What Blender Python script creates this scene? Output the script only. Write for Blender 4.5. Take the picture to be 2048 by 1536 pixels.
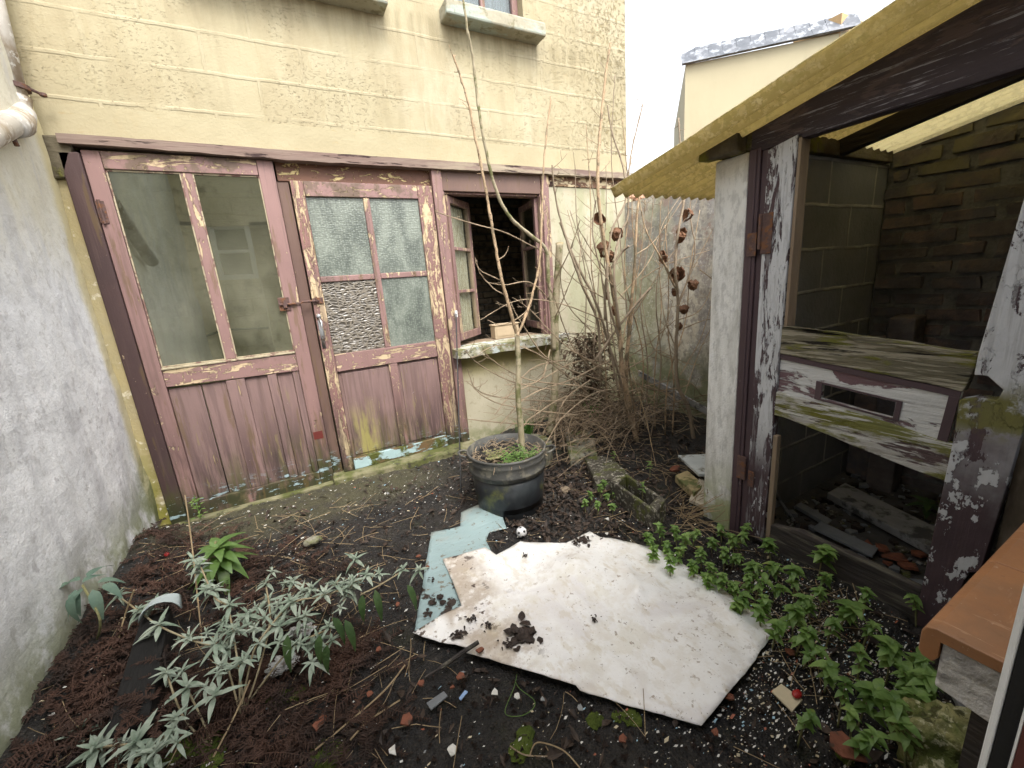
import bpy, math, random
from mathutils import Vector, Matrix, noise
from mathutils.geometry import delaunay_2d_cdt
R_ = math.radians
rnd = random.Random(7)
scene = bpy.context.scene
for o in list(bpy.data.objects): bpy.data.objects.remove(o)
# ------------------------------------------------------------------ camera
CH = 1.3
FPX = 821.2318
CR = Matrix(((0.8750945631542266, 0.17915090681801338, -0.44957141604443307),
             (-0.47776468245433096, 0.17173349622186418, -0.8615384579197422),
             (-0.07713892491618987, 0.9687169653008553, 0.23587502496253382)))
cd = bpy.data.cameras.new('camera'); cam = bpy.data.objects.new('camera', cd)
scene.collection.objects.link(cam); scene.camera = cam
cd.sensor_width = 36; cd.lens = FPX / 2048 * 36; cd.clip_start = 0.02; cd.clip_end = 500
cam.matrix_world = Matrix.Translation((0, 0, CH)) @ CR.to_4x4()
# ------------------------------------------------------------------ sky, sun, exposure
SUN_EL, SUN_AZ = 55, 176          # azimuth measured clockwise from +Y: the sun stands behind the camera
w = bpy.data.worlds.new("World"); scene.world = w; w.use_nodes = True
nt = w.node_tree; bg = nt.nodes['Background']
sky = nt.nodes.new('ShaderNodeTexSky'); sky.sky_type = 'NISHITA'; sky.sun_disc = False
sky.sun_elevation = R_(SUN_EL); sky.sun_rotation = R_(SUN_AZ); sky.air_density = 1.0; sky.dust_density = 4.0; sky.ozone_density = 1.0
hs = nt.nodes.new('ShaderNodeHueSaturation'); hs.inputs['Saturation'].default_value = 0.22; hs.inputs['Value'].default_value = 1.0
nt.links.new(sky.outputs[0], hs.inputs['Color']); nt.links.new(hs.outputs[0], bg.inputs[0])
bg.inputs[1].default_value = 0.15
sd = bpy.data.lights.new('sun', 'SUN'); so = bpy.data.objects.new('sun', sd); scene.collection.objects.link(so)
sd.energy = 0.8; sd.angle = R_(24); sd.color = (1.0, 0.93, 0.82)
sdir = Vector((math.sin(R_(SUN_AZ)) * math.cos(R_(SUN_EL)), math.cos(R_(SUN_AZ)) * math.cos(R_(SUN_EL)), math.sin(R_(SUN_EL))))
so.rotation_euler = sdir.to_track_quat('Z', 'Y').to_euler(); so.location = sdir * 20
vs = scene.view_settings
vs.view_transform = 'Standard'; vs.look = 'None'; vs.gamma = 1; vs.use_curve_mapping = False; vs.exposure = 1.75

# ------------------------------------------------------------------ helpers
V = Vector
def ray(px, py): return CR @ V(((px - 1024) / FPX, -(py - 768) / FPX, -1))
def at(px, py, ax, val):
    """a point of the photograph laid on the real plane  x|y|z = val"""
    d = ray(px, py); i = 'xyz'.index(ax); c = V((0, 0, CH)); t = (val - c[i]) / d[i]
    return c + d * t
def nz(x, y, z=0.0, s=1.0): return noise.noise(V((x * s, y * s, z)))
def lerp(a, b, t): return a + (b - a) * t
def sst(a, b, x):
    t = min(1, max(0, (x - a) / (b - a))); return t * t * (3 - 2 * t)

class MB:
    def __init__(s): s.v = []; s.f = []; s.m = []
    def add(s, vs, fs, mi=0):
        k = len(s.v); s.v += [V(p) for p in vs]; s.f += [tuple(i + k for i in f) for f in fs]; s.m += [mi] * len(fs)
    def box(s, x0, x1, y0, y1, z0, z1, j=0.0, mi=0):
        p = [V((x, y, z)) for z in (z0, z1) for x, y in ((x0, y0), (x1, y0), (x1, y1), (x0, y1))]
        if j: p = [q + V((rnd.uniform(-j, j), rnd.uniform(-j, j), rnd.uniform(-j, j))) for q in p]
        s.add(p, [(0, 3, 2, 1), (4, 5, 6, 7), (0, 1, 5, 4), (1, 2, 6, 5), (2, 3, 7, 6), (3, 0, 4, 7)], mi); return s
    def prism(s, pts, vec, mi=0):
        n = len(pts); vec = V(vec); P = [V(p) for p in pts]
        s.add(P + [p + vec for p in P], [tuple(range(n))[::-1], tuple(range(n, 2 * n))] + [(i, (i + 1) % n, (i + 1) % n + n, i + n) for i in range(n)], mi); return s
    def tube(s, pts, rad, n=6, mi=0, cap=True):
        pts = [V(p) for p in pts]; k = len(s.v); N = len(pts)
        if not hasattr(rad, '__len__'): rad = [rad] * N
        up = V((0.13, 0.21, 1)).normalized()
        for i, p in enumerate(pts):
            d = (pts[min(i + 1, N - 1)] - pts[max(i - 1, 0)])
            d = d.normalized() if d.length > 1e-9 else V((0, 0, 1))
            a = d.cross(up)
            if a.length < .05: a = d.cross(V((1, 0, 0)))
            a.normalize(); b = a.cross(d)
            if i and a.dot(la) < 0: a = -a; b = -b
            la = a
            s.v += [p + (a * math.cos(2 * math.pi * q / n) + b * math.sin(2 * math.pi * q / n)) * rad[i] for q in range(n)]
        for i in range(N - 1):
            for q in range(n):
                s.f.append((k + i * n + q, k + i * n + (q + 1) % n, k + (i + 1) * n + (q + 1) % n, k + (i + 1) * n + q)); s.m.append(mi)
        if cap:
            s.f.append(tuple(k + q for q in range(n))[::-1]); s.f.append(tuple(k + (N - 1) * n + q for q in range(n))); s.m += [mi, mi]
        return s
    def lathe(s, c, prof, n=32, mi=0):
        k = len(s.v); N = len(prof); c = V(c)
        for r, z in prof: s.v += [c + V((r * math.cos(2 * math.pi * q / n), r * math.sin(2 * math.pi * q / n), z)) for q in range(n)]
        for i in range(N - 1):
            for q in range(n): s.f.append((k + i * n + q, k + i * n + (q + 1) % n, k + (i + 1) * n + (q + 1) % n, k + (i + 1) * n + q)); s.m.append(mi)
        return s
    def leaf(s, p, d, up, L, W, curl=.3, fold=.25, mi=0, seg=4, twist=0.0):
        p = V(p); d = V(d).normalized(); side = d.cross(V(up))
        if side.length < .01: side = d.cross(V((1, 0, .1)))
        side.normalize(); nrm = side.cross(d).normalized()
        k = len(s.v)
        for i in range(seg + 1):
            t = i / seg; wd = W * .5 * (math.sin(math.pi * min(1, t ** .68 * .97 + .03))) ** .8 if 0 < i < seg else W * .04
            c = p + d * (L * t * (1 - .15 * curl * t)) - nrm * (curl * L * t * t)
            sd_ = (side * math.cos(twist * t) + nrm * math.sin(twist * t))
            s.v += [c - sd_ * wd + nrm * wd * fold, c, c + sd_ * wd + nrm * wd * fold]
        for i in range(seg):
            a = k + i * 3
            s.f += [(a, a + 1, a + 4, a + 3), (a + 1, a + 2, a + 5, a + 4)]; s.m += [mi, mi]
        return s
    def blob(s, c, r, sc=(1, 1, 1), amp=.3, fr=2.0, seed=0, n=10, mi=0):
        k = len(s.v); c = V(c); m = n * 2
        for i in range(n + 1):
            th = math.pi * i / n
            for q in range(m):
                ph = 2 * math.pi * q / m
                u = V((math.sin(th) * math.cos(ph), math.sin(th) * math.sin(ph), math.cos(th)))
                rr = r * (1 + amp * noise.noise(u * fr + V((seed, seed * 1.7, 0))) + amp * .5 * noise.noise(u * fr * 3 + V((0, seed, 5))))
                s.v.append(c + V((u.x * rr * sc[0], u.y * rr * sc[1], u.z * rr * sc[2])))
        for i in range(n):
            for q in range(m): s.f.append((k + i * m + q, k + (i + 1) * m + q, k + (i + 1) * m + (q + 1) % m, k + i * m + (q + 1) % m)); s.m.append(mi)
        return s
    def build(s, name, mats, parent=None, smooth=False, bevel=0.0, loc=None):
        me = bpy.data.meshes.new(name)
        off = V(parent['_o']) if parent is not None else (V(loc) if loc is not None else V((0, 0, 0)))
        me.from_pydata([tuple(p - off) for p in s.v], [], s.f)
        if not isinstance(mats, (list, tuple)): mats = [mats]
        for m in mats: me.materials.append(m)
        if len(mats) > 1: me.polygons.foreach_set('material_index', s.m)
        if smooth: me.polygons.foreach_set('use_smooth', [True] * len(me.polygons))
        me.update()
        o = bpy.data.objects.new(name, me); scene.collection.objects.link(o)
        if parent is not None:
            o.parent = parent; o['_o'] = tuple(off)
        else: o.location = off
        if bevel:
            b = o.modifiers.new('bevel', 'BEVEL'); b.width = bevel; b.segments = 2; b.limit_method = 'ANGLE'
        return o

def tag(o, label=None, cat=None, group=None, kind=None):
    if label: o['label'] = label
    if cat: o['category'] = cat
    if group: o['group'] = group
    if kind: o['kind'] = kind
    return o
def thing(name, loc, label, cat, group=None):
    o = bpy.data.objects.new(name, None); scene.collection.objects.link(o); o.empty_display_size = .1
    o.location = loc; o['_o'] = tuple(loc)
    return tag(o, label, cat, group)

# ------------------------------------------------------------------ materials
def newmat(name):
    m = bpy.data.materials.new(name); m.use_nodes = True
    m.node_tree.nodes.clear(); return m, m.node_tree
def N(nt, typ, ins=None, **props):
    n = nt.nodes.new('ShaderNode' + typ)
    for k, v in props.items(): setattr(n, k, v)
    for k, v in (ins or {}).items():
        if hasattr(v, 'is_linked') or isinstance(v, bpy.types.NodeSocket): nt.links.new(v, n.inputs[k])
        else:
            if isinstance(v, tuple) and len(v) == 3 and n.inputs[k].type == 'RGBA': v = v + (1,)
            n.inputs[k].default_value = v
    return n
def math_(nt, op, a, b=0.0): return N(nt, 'Math', {0: a, 1: b}, operation=op).outputs[0]
def mixc(nt, f, a, b): return N(nt, 'Mix', {0: f, 6: a, 7: b}, data_type='RGBA').outputs[2]
def nzt(nt, vec, scale, detail=4, rough=.6, st=(1, 1, 1), dist=0.0):
    if st != (1, 1, 1): vec = N(nt, 'Mapping', {0: vec, 3: st}).outputs[0]
    return N(nt, 'TexNoise', {'Vector': vec, 'Scale': scale, 'Detail': detail, 'Roughness': rough, 'Distortion': dist}).outputs[0]
def rng(nt, v, a, b, c=0.0, d=1.0): return N(nt, 'MapRange', {0: v, 1: a, 2: b, 3: c, 4: d}, interpolation_type='SMOOTHSTEP').outputs[0]

def mat(name, base, layers=(), rough=.85, bumps=((40, .3),), coord='P', spec=.3, extra=None, trans=0.0, transcol=None, metal=0.0, sheen=0):
    """base: colour or (colour, colour, noise scale[, stretch]); layers: dicts c colour, s scale, t threshold, w softness,
    st stretch, m [(axis, lo, hi)] position masks, a amount, h bump height, r roughness"""
    m, nt = newmat(name)
    if coord == 'P': pos = N(nt, 'NewGeometry').outputs['Position']
    else: pos = N(nt, 'TexCoord').outputs['Object']
    sx = N(nt, 'SeparateXYZ', {0: pos})
    if len(base) == 3 and not isinstance(base[0], tuple): col = N(nt, 'RGB').outputs[0]; col.default_value = base + (1,)
    else:
        st = base[3] if len(base) > 3 else (1, 1, 1)
        col = mixc(nt, rng(nt, nzt(nt, pos, base[2], 6, .65, st), .3, .7), base[0] + (1,), base[1] + (1,))
    hgt = None; ro = rough
    def addh(x):
        nonlocal hgt
        hgt = x if hgt is None else math_(nt, 'ADD', hgt, x)
    if extra: col, hh = extra(nt, pos, col); addh(hh) if hh is not None else None
    for L in layers:
        nv = nzt(nt, pos, L.get('s', 5), L.get('d', 6), L.get('rg', .65), L.get('st', (1, 1, 1)), L.get('di', 0))
        f = rng(nt, nv, L['t'] - L.get('w', .02), L['t'] + L.get('w', .02))
        for (ax, lo, hi) in L.get('m', ()):
            c = sx.outputs['XYZ'.index(ax.upper())]
            c = math_(nt, 'ADD', c, math_(nt, 'MULTIPLY', math_(nt, 'SUBTRACT', nzt(nt, pos, 6, 4), .5), L.get('mn', .15)))
            f = math_(nt, 'MULTIPLY', f, rng(nt, c, lo, hi))
        f = math_(nt, 'MULTIPLY', f, L.get('a', 1.0))
        c = L['c']
        if isinstance(c[0], tuple): cc = mixc(nt, nzt(nt, pos, L.get('s', 5) * 2.3, 4), c[0] + (1,), c[1] + (1,))
        else: cc = c + (1,)
        col = mixc(nt, f, col, cc)
        if L.get('h'): addh(math_(nt, 'MULTIPLY', f, L['h']))
        if 'r' in L: ro = math_(nt, 'ADD', math_(nt, 'MULTIPLY', f, L['r'] - rough), ro)
    for b in bumps:
        st = b[2] if len(b) > 2 else (1, 1, 1)
        addh(math_(nt, 'MULTIPLY', nzt(nt, pos, b[0], 5, .6, st), b[1]))
    ins = {'Base Color': col, 'Roughness': ro, 'Specular IOR Level': spec, 'Metallic': metal}
    if hgt is not None: ins['Normal'] = N(nt, 'Bump', {'Strength': .8, 'Distance': .01, 'Height': hgt}).outputs[0]
    p = N(nt, 'BsdfPrincipled', ins)
    sh = p.outputs[0]
    if trans:
        tl = N(nt, 'BsdfTranslucent', {'Color': (transcol + (1,)) if transcol else col})
        sh = N(nt, 'MixShader', {0: trans, 1: sh, 2: tl.outputs[0]}).outputs[0]
    o = N(nt, 'OutputMaterial'); nt.links.new(sh, o.inputs[0])
    return m

def blockwork(w_, h_, offx, offz, axis, mort, strength, colour=None, msize=.012):
    def f(nt, pos, col):
        s = N(nt, 'SeparateXYZ', {0: pos})
        nx = math_(nt, 'MULTIPLY', math_(nt, 'SUBTRACT', nzt(nt, pos, 5, 3), .5), .018)
        nz_ = math_(nt, 'MULTIPLY', math_(nt, 'SUBTRACT', nzt(nt, pos, 4, 3, st=(1.3, 1, 1)), .5), .02)
        a = math_(nt, 'ADD', math_(nt, 'ADD', s.outputs['XY'.index(axis)], offx), nx)
        b = math_(nt, 'ADD', math_(nt, 'ADD', s.outputs[2], offz), nz_)
        vec = N(nt, 'CombineXYZ', {0: a, 1: b}).outputs[0]
        br = N(nt, 'TexBrick', {'Vector': vec, 'Scale': 1.0, 'Mortar Size': msize, 'Mortar Smooth': .6, 'Brick Width': w_, 'Row Height': h_}, offset=.5)
        fac = br.outputs['Fac']
        patch = rng(nt, nzt(nt, pos, 3.1, 3), .32, .6)
        fac = math_(nt, 'MULTIPLY', fac, patch)
        if colour: col = mixc(nt, math_(nt, 'MULTIPLY', fac, mort), col, colour + (1,))
        return col, math_(nt, 'MULTIPLY', fac, strength)
    return f

# walls
CREAM = ((.335, .293, .185), (.385, .34, .222), 2.2)
def facade_extra(nt, pos, col):
    col, h = blockwork(.5, .2, .15, .02, 'X', .5, .36, (.39, .345, .235))(nt, pos, col)
    # small pits of the open-textured blocks, fewer in some patches
    v = nzt(nt, pos, 75, 3, .75, (.8, 1, 1.7)); pm = rng(nt, nzt(nt, pos, 2.4, 3), .38, .6)
    pit = math_(nt, 'MULTIPLY', rng(nt, v, .585, .64), pm)
    col = mixc(nt, math_(nt, 'MULTIPLY', pit, .5), col, (.20, .16, .09, 1))
    h = math_(nt, 'SUBTRACT', h, math_(nt, 'MULTIPLY', pit, .35))
    return col, h
m_facade = mat('cream_blocks', CREAM, [
    dict(c=(.45, .41, .30), s=1.7, t=.54, w=.12, a=.6, m=[('x', -.5, 1.5)], mn=.5),
    dict(c=(.29, .235, .13), s=14, t=.60, w=.05, st=(1, 1, 1.6), m=[('x', 1.9, 2.8)], a=.85, h=-.5, rg=.75),
    dict(c=(.22, .18, .09), s=38, t=.57, w=.04, st=(1, 1, .7), m=[('x', 2.0, 2.9)], a=.8, h=-.5),
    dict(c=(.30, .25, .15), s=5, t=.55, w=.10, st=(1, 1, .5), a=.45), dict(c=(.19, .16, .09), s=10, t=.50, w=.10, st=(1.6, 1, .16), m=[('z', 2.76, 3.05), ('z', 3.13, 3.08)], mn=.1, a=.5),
    dict(c=(.24, .20, .12), s=7, t=.58, w=.07, st=(2, 1, .2), a=.2),
    dict(c=(.72, .45, .22), s=60, t=.70, w=.03, a=.7, m=[('x', -.3, -.8)]),
    dict(c=(.30, .25, .14), s=16, t=.60, w=.04, st=(2, 1, .25), a=.25),
], bumps=((16, .22), (90, .25), (4, .3)), extra=facade_extra, rough=.8)
m_band = mat('cream_render', CREAM, [dict(c=(.36, .30, .18), s=6, t=.6, w=.06, a=.4, st=(1, 1, .6)), dict(c=(.34, .27, .14), s=24, t=.66, w=.02, a=.6, st=(.4, 1, 2.2))], bumps=((12, .35), (60, .3)))
m_corner = mat('cream_corner_render', ((.50, .42, .23), (.46, .40, .25), 5), [dict(c=(.28, .26, .06), s=9, t=.45, w=.08, m=[('z', .7, .1)]), dict(c=(.75, .7, .55), s=12, t=.6, w=.03)], bumps=((20, .6), (70, .4)))
m_lowwall = mat('lime_render', ((.40, .365, .265), (.47, .435, .33), 3.5), [
    dict(c=(.40, .33, .09), s=4, t=.35, w=.12, m=[('z', .5, .72), ('z', .80, .76), ('x', 2.2, 2.0)], a=.75, mn=.08),
    dict(c=(.36, .36, .24), s=6, t=.5, w=.1, st=(1.5, 1, .35), a=.8, m=[('x', 2.05, 2.3)]),
    dict(c=(.25, .25, .13), s=7, t=.52, w=.08, m=[('x', 2.2, 2.8)], a=.7, st=(1.5, 1, .4)),
    dict(c=(.30, .27, .18), s=18, t=.6, w=.04, a=.5),
    dict(c=(.2, .22, .1), s=6, t=.48, w=.1, m=[('z', .25, 0)])], bumps=((14, .5), (80, .3)))
m_left = mat('grey_render', ((.76, .765, .77), (.84, .845, .85), 2.5, (1, 1, .6)), [
    dict(c=(.64, .64, .645), s=3.0, t=.52, w=.14, st=(1, 1.3, .9), a=.6),
    dict(c=(.80, .80, .79), s=8, t=.55, w=.08, st=(1, 1.8, .5), a=.7),
    dict(c=(.52, .51, .50), s=28, t=.58, w=.06, st=(1, 1, .8), a=.6),
    dict(c=(.84, .84, .84), s=40, t=.57, w=.05, st=(1, 1, .8), a=.5),
    dict(c=(.60, .55, .36), s=3, t=.35, w=.15, st=(1, 1, .5), m=[('z', 1.35, 1.9)], a=.6, mn=.5),
    dict(c=(.48, .48, .50), s=3.5, t=.56, w=.08, st=(1, 2.0, .5), a=.45), dict(c=(.33, .31, .32), s=12, t=.63, w=.02, m=[('z', .1, .6), ('z', 1.3, .9)], a=.45),
    dict(c=(.62, .53, .28), s=6, t=.3, w=.1, m=[('y', 2.97, 3.05)], a=.8, mn=.1),
    dict(c=(.20, .22, .10), s=6, t=.44, w=.12, m=[('z', .50, .15)], a=.85),
    dict(c=(.15, .17, .06), s=9, t=.47, w=.1, m=[('y', 2.75, 3.1), ('z', .7, .2)], a=.8)],
    bumps=((7, .8), (24, .5), (110, .25)), rough=.9)
m_pillar = mat('white_render', ((.72, .72, .70), (.80, .80, .78), 6), [
    dict(c=(.45, .45, .44), s=30, t=.55, w=.08, st=(1, 1.5, .6), a=.6),
    dict(c=(.38, .37, .33), s=5, t=.55, w=.1, st=(1, 2, .3), a=.5),
    dict(c=(.30, .33, .12), s=9, t=.42, w=.1, m=[('z', .4, .05)], a=.8),
    dict(c=(.45, .40, .30), s=9, t=.35, w=.1, m=[('z', 1.62, 1.76)], a=.7)], bumps=((30, .4), (120, .4)))
m_oldwall = mat('stained_old_render', ((.56, .52, .45), (.66, .63, .55), 3), [
    dict(c=(.30, .27, .25), s=22, t=.53, w=.06, a=.75, st=(1, 1, .7)),
    dict(c=(.34, .35, .23), s=2.6, t=.46, w=.08, a=.75, m=[('y', 2.4, 2.8)], st=(1, 1, .4)),
    dict(c=(.25, .25, .27), s=3, t=.52, w=.06, a=.6, st=(1, 1, .5)),
    dict(c=(.38, .28, .24), s=7, t=.56, w=.05, m=[('z', 1.2, 1.6)], a=.8),
    dict(c=(.72, .70, .66), s=48, t=.60, w=.04, a=.7), dict(c=(.17, .19, .08), s=5, t=.45, w=.1, m=[('z', .8, .3)], a=.8)],
    bumps=((10, .6), (60, .5)))
m_shedwall = mat('grey_blocks', ((.17, .178, .19), (.22, .228, .245), 5), [dict(c=(.22, .22, .23), s=4, t=.52, w=.1, a=.6)], bumps=((60, .5), (15, .3)),
                 extra=blockwork(.45, .2, .1, .05, 'X', .7, .9, (.60, .58, .54), .010))
m_housewall = mat('house_render', ((.72, .65, .46), (.78, .71, .53), 2), [dict(c=(.4, .36, .25), s=4, t=.6, w=.08)], extra=blockwork(.5, .2, .1, .02, 'X', .5, .5, (.6, .52, .36)))
m_neighbour = mat('pale_yellow_render', ((.44, .39, .26), (.47, .42, .28), 1), [dict(c=(.36, .32, .21), s=1.2, t=.6, w=.1, st=(1, 1, .3), a=.4)], bumps=((10, .1),))
# paints
def peel(name, p1, p2, under, amt, extra_layers=(), rough=.55, sc=11, st=(1.6, 1.6, .45), bump=.9, fine=True):
    L = [dict(c=p2, s=3, t=.5, w=.15, st=(1, 1, .5), a=.7)]
    L.append(dict(c=under, s=sc, t=amt, w=.012, st=st, h=-bump, r=.9, rg=.7, di=.6))
    if fine: L.append(dict(c=under, s=sc * 4.5, t=amt + .06, w=.02, st=(1, 1, .6), h=-bump * .7, r=.9))
    return mat(name, p1, L + list(extra_layers), rough=rough, bumps=((7, .25, (4, 4, .4)), (140, .12)))
UND = ((.58, .46, .29), (.50, .38, .25))
low_dirt = [dict(c=(.07, .045, .045), s=7, t=.50, w=.08, st=(3, 1, .2), m=[('z', .80, .20)], a=.85), dict(c=(.13, .085, .075), s=5, t=.58, w=.06, st=(4, 1, .15), a=.5), dict(c=(.07, .08, .02), s=5, t=.52, w=.08, st=(2, 1, .4), m=[('z', .5, .1)], a=.7),
            dict(c=(.035, .04, .018), s=9, t=.42, w=.1, m=[('z', .22, .06)], a=.9),
            dict(c=(.34, .46, .50), s=26, t=.585, w=.02, st=(.5, 1, 1.3), m=[('z', .24, .08)], h=.4),
            dict(c=(.13, .09, .035), s=8, t=.6, w=.03, st=(3, 1, .3), a=.5)]
RO1, RO2 = (.275, .168, .155), (.215, .132, .122)
m_rose = peel('rose_paint', RO1, RO2, UND, .635, low_dirt)
m_rose_mid = peel('rose_paint_chipped', RO1, RO2, UND, .575, low_dirt)
m_rose_heavy = peel('rose_paint_flaking', (.25, .135, .12), RO2, UND, .515, low_dirt, st=(2.0, 1, .4))
m_rose_h = peel('rose_paint_rail', RO1, RO2, UND, .55, [dict(c=(.06, .06, .02), s=10, t=.5, w=.06, a=.5, m=[('z', .93, .97)], mn=.02)], st=(.4, 1, 2.0))
m_panel = mat('rose_panel', ((.255, .166, .155), (.20, .135, .126), 2.5, (1, 1, .5)), low_dirt + [
    dict(c=(.34, .31, .10), s=7, t=.45, w=.1, st=(1.5, 1, .5), m=[('x', .25, .31), ('x', .50, .40), ('z', .62, .30)], a=.75, mn=.16),
    dict(c=(.24, .20, .09), s=14, t=.635, w=.03, st=(3.2, 1, .28), m=[('z', .9, .6)], a=.6),
    dict(c=(.15, .10, .095), s=11, t=.56, w=.05, st=(4, 1, .18), a=.65), dict(c=(.40, .31, .18), s=9, t=.655, w=.012, st=(4, 1, .2), h=-.5), dict(c=(.06, .04, .04), s=5, t=.60, w=.03, st=(4, 1, .2), m=[('z', .45, .25)], a=.8),
    dict(c=(.60, .60, .60), s=60, t=.72, w=.01)], rough=.6, bumps=((6, .3, (5, 1, .4)), (110, .15)))
m_darkpaint = peel('dark_brown_paint', (.075, .045, .043), (.055, .035, .035), UND, .67, low_dirt, sc=18)
m_brownpaint = peel('brown_paint', (.165, .105, .085), (.13, .08, .065), UND, .68, low_dirt, sc=16)
m_header = peel('brown_header_paint', (.17, .085, .055), (.14, .07, .05), ((.74, .60, .28), (.60, .48, .26)), .60, [], st=(.7, 1, 2.0), sc=13)
m_lintel = mat('weathered_lintel_paint', ((.22, .165, .135), (.165, .11, .095), 9, (.3, 1, 3)), [
    dict(c=(.34, .29, .21), s=9, t=.5, w=.12, st=(.4, 1, 2), m=[('x', .6, 1.6)], a=.8, mn=.4),
    dict(c=(.05, .03, .03), s=12, t=.62, w=.03, st=(.3, 1, 3), h=-.5)], bumps=((14, .6, (.3, 1, 4)),))
m_rightheader = mat('flaking_beam_paint', ((.16, .085, .06), (.26, .17, .10), 9, (.5, 1, 2)), [
    dict(c=(.66, .55, .36), s=10, t=.53, w=.02, st=(.7, 1, 1.4), h=-.4), dict(c=(.06, .035, .03), s=14, t=.6, w=.03)], bumps=((20, .6),))
SH1, SH2 = (.085, .055, .062), (.060, .040, .045)
WH = ((.60, .61, .63), (.46, .47, .49))
m_shedbrown = peel('purple_brown_paint', SH1, SH2, ((.40, .36, .33), (.25, .20, .17)), .70, [], sc=20, st=(2, 2, .3))
moss = dict(c=((.19, .18, .02), (.10, .11, .02)), s=7, t=.52, w=.07, a=.9, h=.5)
m_shedstile = mat('white_over_purple_paint', (SH1, SH2, 6), [
    dict(c=WH, s=7.5, t=.47, w=.01, st=(1, 2.6, .42), h=.55, di=.5, m=[('z', .35, .62)], rg=.7), dict(c=WH, s=26, t=.60, w=.012, st=(1, 1.8, .6), h=.4),
    dict(c=(.30, .30, .31), s=30, t=.56, w=.05, st=(1, 3, .25), a=.5)], bumps=((12, .5, (1, 5, .3)), (120, .2)), rough=.75)
m_shedpost = mat('white_upper_purple_lower_paint', (SH1, SH2, 6), [
    dict(c=WH, s=9, t=.43, w=.012, st=(1, 1.6, .7), h=.55, di=.4, m=[('z', .50, .95)], rg=.75, mn=.5), dict(c=WH, s=13, t=.565, w=.012, st=(1, 1.4, .8), h=.4),
    dict(c=(.36, .36, .37), s=16, t=.52, w=.06, st=(1, 4, .2), a=.5, m=[('z', .8, .9)]),
    dict(c=((.19, .18, .05), (.13, .12, .05)), s=14, t=.45, w=.06, m=[('z', .70, .78), ('z', .93, .86)], mn=.1)], bumps=((12, .5, (1, 5, .3)), (120, .2)), rough=.75)
m_shedpanel = mat('worn_white_board', ((.62, .62, .61), (.50, .50, .49), 14, (1, .3, 3)), [
    dict(c=(.15, .09, .10), s=6.5, t=.565, w=.02, st=(1, .5, 1.5), h=-.6, di=.5),
    dict(c=(.30, .29, .28), s=30, t=.58, w=.04, st=(1, .15, 3), a=.7)], bumps=((18, .7, (1, .3, 4)), (90, .3)), rough=.8)
m_slat = mat('mossy_white_slat', ((.48, .47, .44), (.33, .31, .28), 9, (1, .4, 3)), [
    dict(c=(.09, .06, .06), s=9, t=.52, w=.03, st=(1, .6, 2), h=-.5), dict(moss, t=.46, w=.05, st=(1, .45, 1.6)), dict(c=(.52, .51, .48), s=34, t=.57, w=.03, st=(1, .15, 2.5))], bumps=((34, 1.2, (1, .15, 3)), (12, .5)))
m_putty = mat('old_putty', ((.46, .40, .28), (.36, .31, .21), 20), [dict(c=(.20, .12, .10), s=16, t=.55, w=.03)], bumps=((40, .7),))
m_mossrail = mat('mossy_rotten_rail', ((.17, .15, .10), (.10, .09, .06), 9, (1, .4, 3)), [dict(moss, t=.50, w=.05, st=(1, .5, 1.8)), dict(c=(.31, .28, .21), s=30, t=.54, w=.04, st=(1, .16, 2.5)), dict(c=(.02, .017, .012), s=12, t=.60, w=.02, st=(1, .22, 3), h=-1.5)], bumps=((34, 1.6, (1, .15, 3)), (12, .8)))
m_darkwood = mat('dark_wet_wood', ((.030, .026, .024), (.06, .05, .045), 8, (1, .3, 3)), [dict(c=(.14, .13, .10), s=9, t=.58, w=.05, st=(1, .3, 3), a=.7)], bumps=((16, 1, (1, .3, 5)),), rough=.7)
m_beam = mat('black_brown_beam_paint', ((.040, .030, .036), (.065, .048, .056), 6, (1, .25, 3)), [
    dict(c=(.34, .34, .38), s=34, t=.585, w=.03, st=(1, .10, 2.4), a=.8, rg=.8), dict(c=(.11, .08, .08), s=12, t=.56, w=.03, st=(1, .5, 1.6), a=.8, h=-.3)], bumps=((40, 1.0, (1, .12, 2.5)), (12, .5)), rough=.6)
m_plate = mat('weathered_plate_wood', ((.07, .055, .035), (.14, .12, .08), 12), [dict(moss, t=.6)], bumps=((24, .9, (.5, 1, 3)),))
m_greywood = mat('grey_old_plank', ((.22, .22, .22), (.31, .31, .31), 8, (1, .4, 1)), [dict(c=(.08, .08, .08), s=9, t=.55, w=.05)], bumps=((18, .7),))
m_barewood = mat('bare_wood_edge', ((.30, .23, .16), (.22, .16, .11), 9, (1, 1, .2)), bumps=((20, .6, (3, 3, .3)),))
# masonry pieces
m_brick = mat('old_brick', ((.095, .082, .078), (.18, .155, .145), 7), [dict(c=(.24, .15, .12), s=3.5, t=.57, w=.08, a=.7), dict(c=(.20, .18, .10), s=4, t=.52, w=.1, m=[('z', 1.4, 1.7)], a=.8), dict(c=(.11, .11, .12), s=6, t=.57, w=.08, a=.7)], bumps=((30, .9), (90, .4)))
m_mortar = mat('old_mortar', ((.11, .108, .10), (.22, .21, .19), 14), bumps=((14, 1.2), (40, 1.0),))
m_roombrick = mat('room_brick', ((.26, .20, .14), (.36, .30, .22), 9), [dict(c=(.12, .1, .08), s=6, t=.55, w=.08)], bumps=((30, .8),))
m_sillstone = mat('mossy_stone_sill', ((.42, .40, .34), (.52, .50, .43), 8), [dict(c=((.20, .19, .04), (.12, .13, .03)), s=9, t=.5, w=.08, a=.8), dict(c=(.55, .62, .62), s=10, t=.56, w=.04, a=.8), dict(c=(.12, .11, .08), s=24, t=.6, w=.03)], bumps=((25, .9),))
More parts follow.
